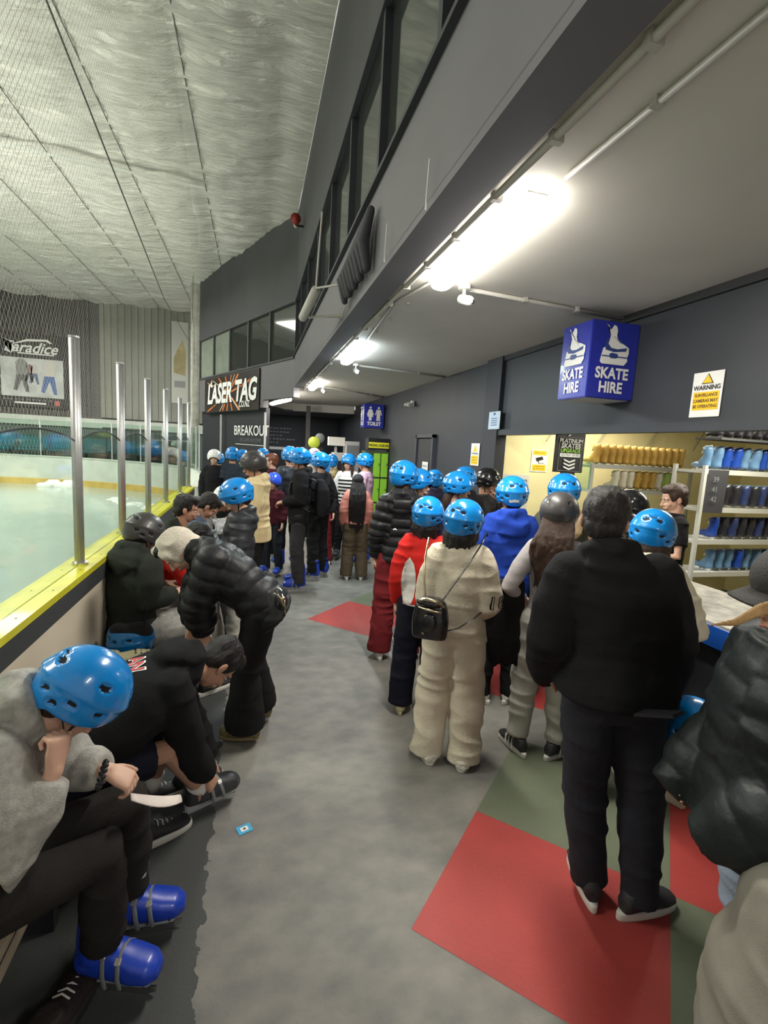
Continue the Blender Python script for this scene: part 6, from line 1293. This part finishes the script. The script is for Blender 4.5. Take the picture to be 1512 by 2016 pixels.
# black helmet, back turned, on the bench
J = seated((-.78, 3.50, .56), (-.77, 3.52, 1.02), (-.76, 3.55, 1.10), (-.72, 3.58, 1.20), ((-.50, 3.79, .56), (-.36, 3.59, .56)), ((-.42, 3.85, .10), (-.28, 3.65, .10)), ((-.88, 3.75, .80), (-.66, 3.40, .80)), ((-.62, 3.85, .80), (-.52, 3.60, .80)), side=(.85, -.52, 0), w=.155)
person('person in a matt black helmet and dark mossy jacket sitting beside the ledge', 0, 0, 0, TOP, 0, J=J, helmet='mblack', hair=('short', 'black'), head=(-40, 28, 0), legs=(GREYF, (.10, .08, .07)), shoes={'L': ('sneaker', BLKS, SOLEW, dict(yaw=-40, gz=0)), 'R': ('sneaker', BLKS, SOLEW, dict(yaw=-50, gz=0))}, top_g=(GREENB, .045, dict(hem=.1)), hood='down', near=True)
# red jersey
J = seated((-.72, 4.02, .58), (-.58, 4.00, 1.06), (-.50, 3.98, 1.10), (-.42, 3.96, 1.11), ((-.32, 4.12, .58), (-.30, 3.92, .58)), ((-.26, 4.14, .10), (-.26, 3.94, .10)), ((-.50, 4.19, .75), (-.46, 3.80, .80)), ((-.34, 4.12, .72), (-.40, 3.90, .92)), side=(0, -1, 0), w=.18)
person('person in a red jersey and pale trousers leaning forward on the bench holding a helmet', 0, 0, 0, TOPN, 1, J=J, helmet=None, hair=('short', 'black'), head=(-90, 50, 0), legs=(fab('pale_trouser', (.42, .38, .34)), (.095, .08, .07)), shoes={'L': ('sneaker', WS, SOLEW, dict(yaw=-90, gz=0)), 'R': ('sneaker', WS, SOLEW, dict(yaw=-90, gz=0))}, top_g=(REDF, .03, dict(hem=.06)), near=True)
hh = bpy.data.objects.new('helmet', HELM['blue']); COL.objects.link(hh); hh.matrix_world = Matrix.Translation((-.36, 3.80, .78)) @ Matrix.Rotation(R_(60), 4, 'Z') @ Matrix.Rotation(R_(70), 4, 'X'); tag(hh, 'blue helmet held in front of the red jersey on the bench', 'helmet')
pm = PM(); pm.tube([(.09, .03, .0), (.10, .04, -.09), (.02, .06, -.14), (-.08, .02, -.05)], .006, n=6, flat=.4); mk('chin_strap', pm, STRAP, hh, True)
def bench_person(label, y, hx, hz, head, hair, topg, helmet=None, skin=1, hood='down', leg=BLACKF, lean=.14):
    sx = -.70+lean
    J = seated((-.74, y, .56), (sx, y, 1.03), (sx+(hx-sx)*.45, y, 1.10), (hx, y, hz), ((-.32, y+.12, .57), (-.32, y-.10, .57)), ((-.26, y+.12, .10), (-.26, y-.10, .10)), ((-.52, y+.22, .80), (-.52, y-.22, .80)), ((-.30, y+.08, .86), (-.30, y-.08, .86)), side=(0, -1, 0), w=.175)
    return person(label, 0, 0, 0, TOP if helmet else TOPN, skin, J=J, helmet=helmet, hair=hair, head=head, legs=(leg, (.095, .08, .07)), shoes={'L': ('sneaker', BLKS, SOLEW, dict(yaw=-90, gz=0)), 'R': ('sneaker', BLKS, SOLEW, dict(yaw=-90, gz=0))}, top_g=topg, hood=hood, near=True)
bench_person('dark haired person in a dark green jacket sitting upright on the bench in profile', 4.55, -.56, 1.265, (-85, 12, 0), ('short', 'black'), (GREENB, .035, dict(hem=.08)), lean=.06)
bench_person('dark haired person in a denim blue top bowing over the hands on the bench', 4.97, -.42, 1.235, (-80, 48, 0), ('short', 'black'), (fab('denim_blue', (.10, .15, .24)), .035, dict(hem=.08)), leg=CHAR, lean=.16)
bench_person('person in a silver puffer jacket and white helmet bent over a phone on the bench', 5.40, -.30, 1.245, (-80, 50, 0), ('short', 'black'), (PSLV, .045, dict(hem=.08, quilt=.09, puff=.012)), helmet='white', leg=CHAR, lean=.2)
ph = thing('phone', 'dark phone held out above the knees of the person in the silver jacket', 'phone', (-.25, 4.62, .98), .4); pm = PM(); pm.box((0, 0, 0), (.07, .15, .009), rotm(0, -30), .003); mk('case', pm, SBLACK, ph); pm = PM(); pm.box((0, 0, .006), (.06, .135, .002), rotm(0, -30)); mk('screen', pm, mat('screen', (.03, .03, .035), .1), ph)
pp = thing('paper_bag', 'crumpled silver white paper held beside the blue helmeted child on the bench', 'paper', (-.27, 4.85, 1.02)); pm = PM(); pm.loft([((0, 0, -.12), (.05, .03, 0), (-.02, .03, 0)), ((.01, 0, 0), (.08, .04, 0), (-.02, .05, 0)), ((-.03, 0, .12), (.07, .03, 0), (-.02, .03, 0))], n=16); me = remesh(pm, .010, 1); displace(me, lambda co, no: .022*(np.abs(vnoise(co*22, 3)*2-1)-.4)); link('sheet', me, mat('paper_silver', (.50, .52, .54), .45), pp)
# people beyond the far glass
for x, y, hm, m_, lab in ((-3.4, 19.2, 'blue', BLACKF, 'blue helmet'), (-2.7, 18.7, 'white', BLACKF, 'white helmet'), (-3.0, 18.0+1.4, None, LCREAM, 'bare head and pale top')):
    person('distant person with a %s behind the far barrier glass' % lab, x, y, 40, 1.72, 0, helmet=hm, legs=(BLACKF, (.09, .08, .07)), shoes=('sneaker', BLKS, SOLEW), top_g=(m_, .03, dict()), vox=.013)
bpy.data.scenes.remove(TMP)
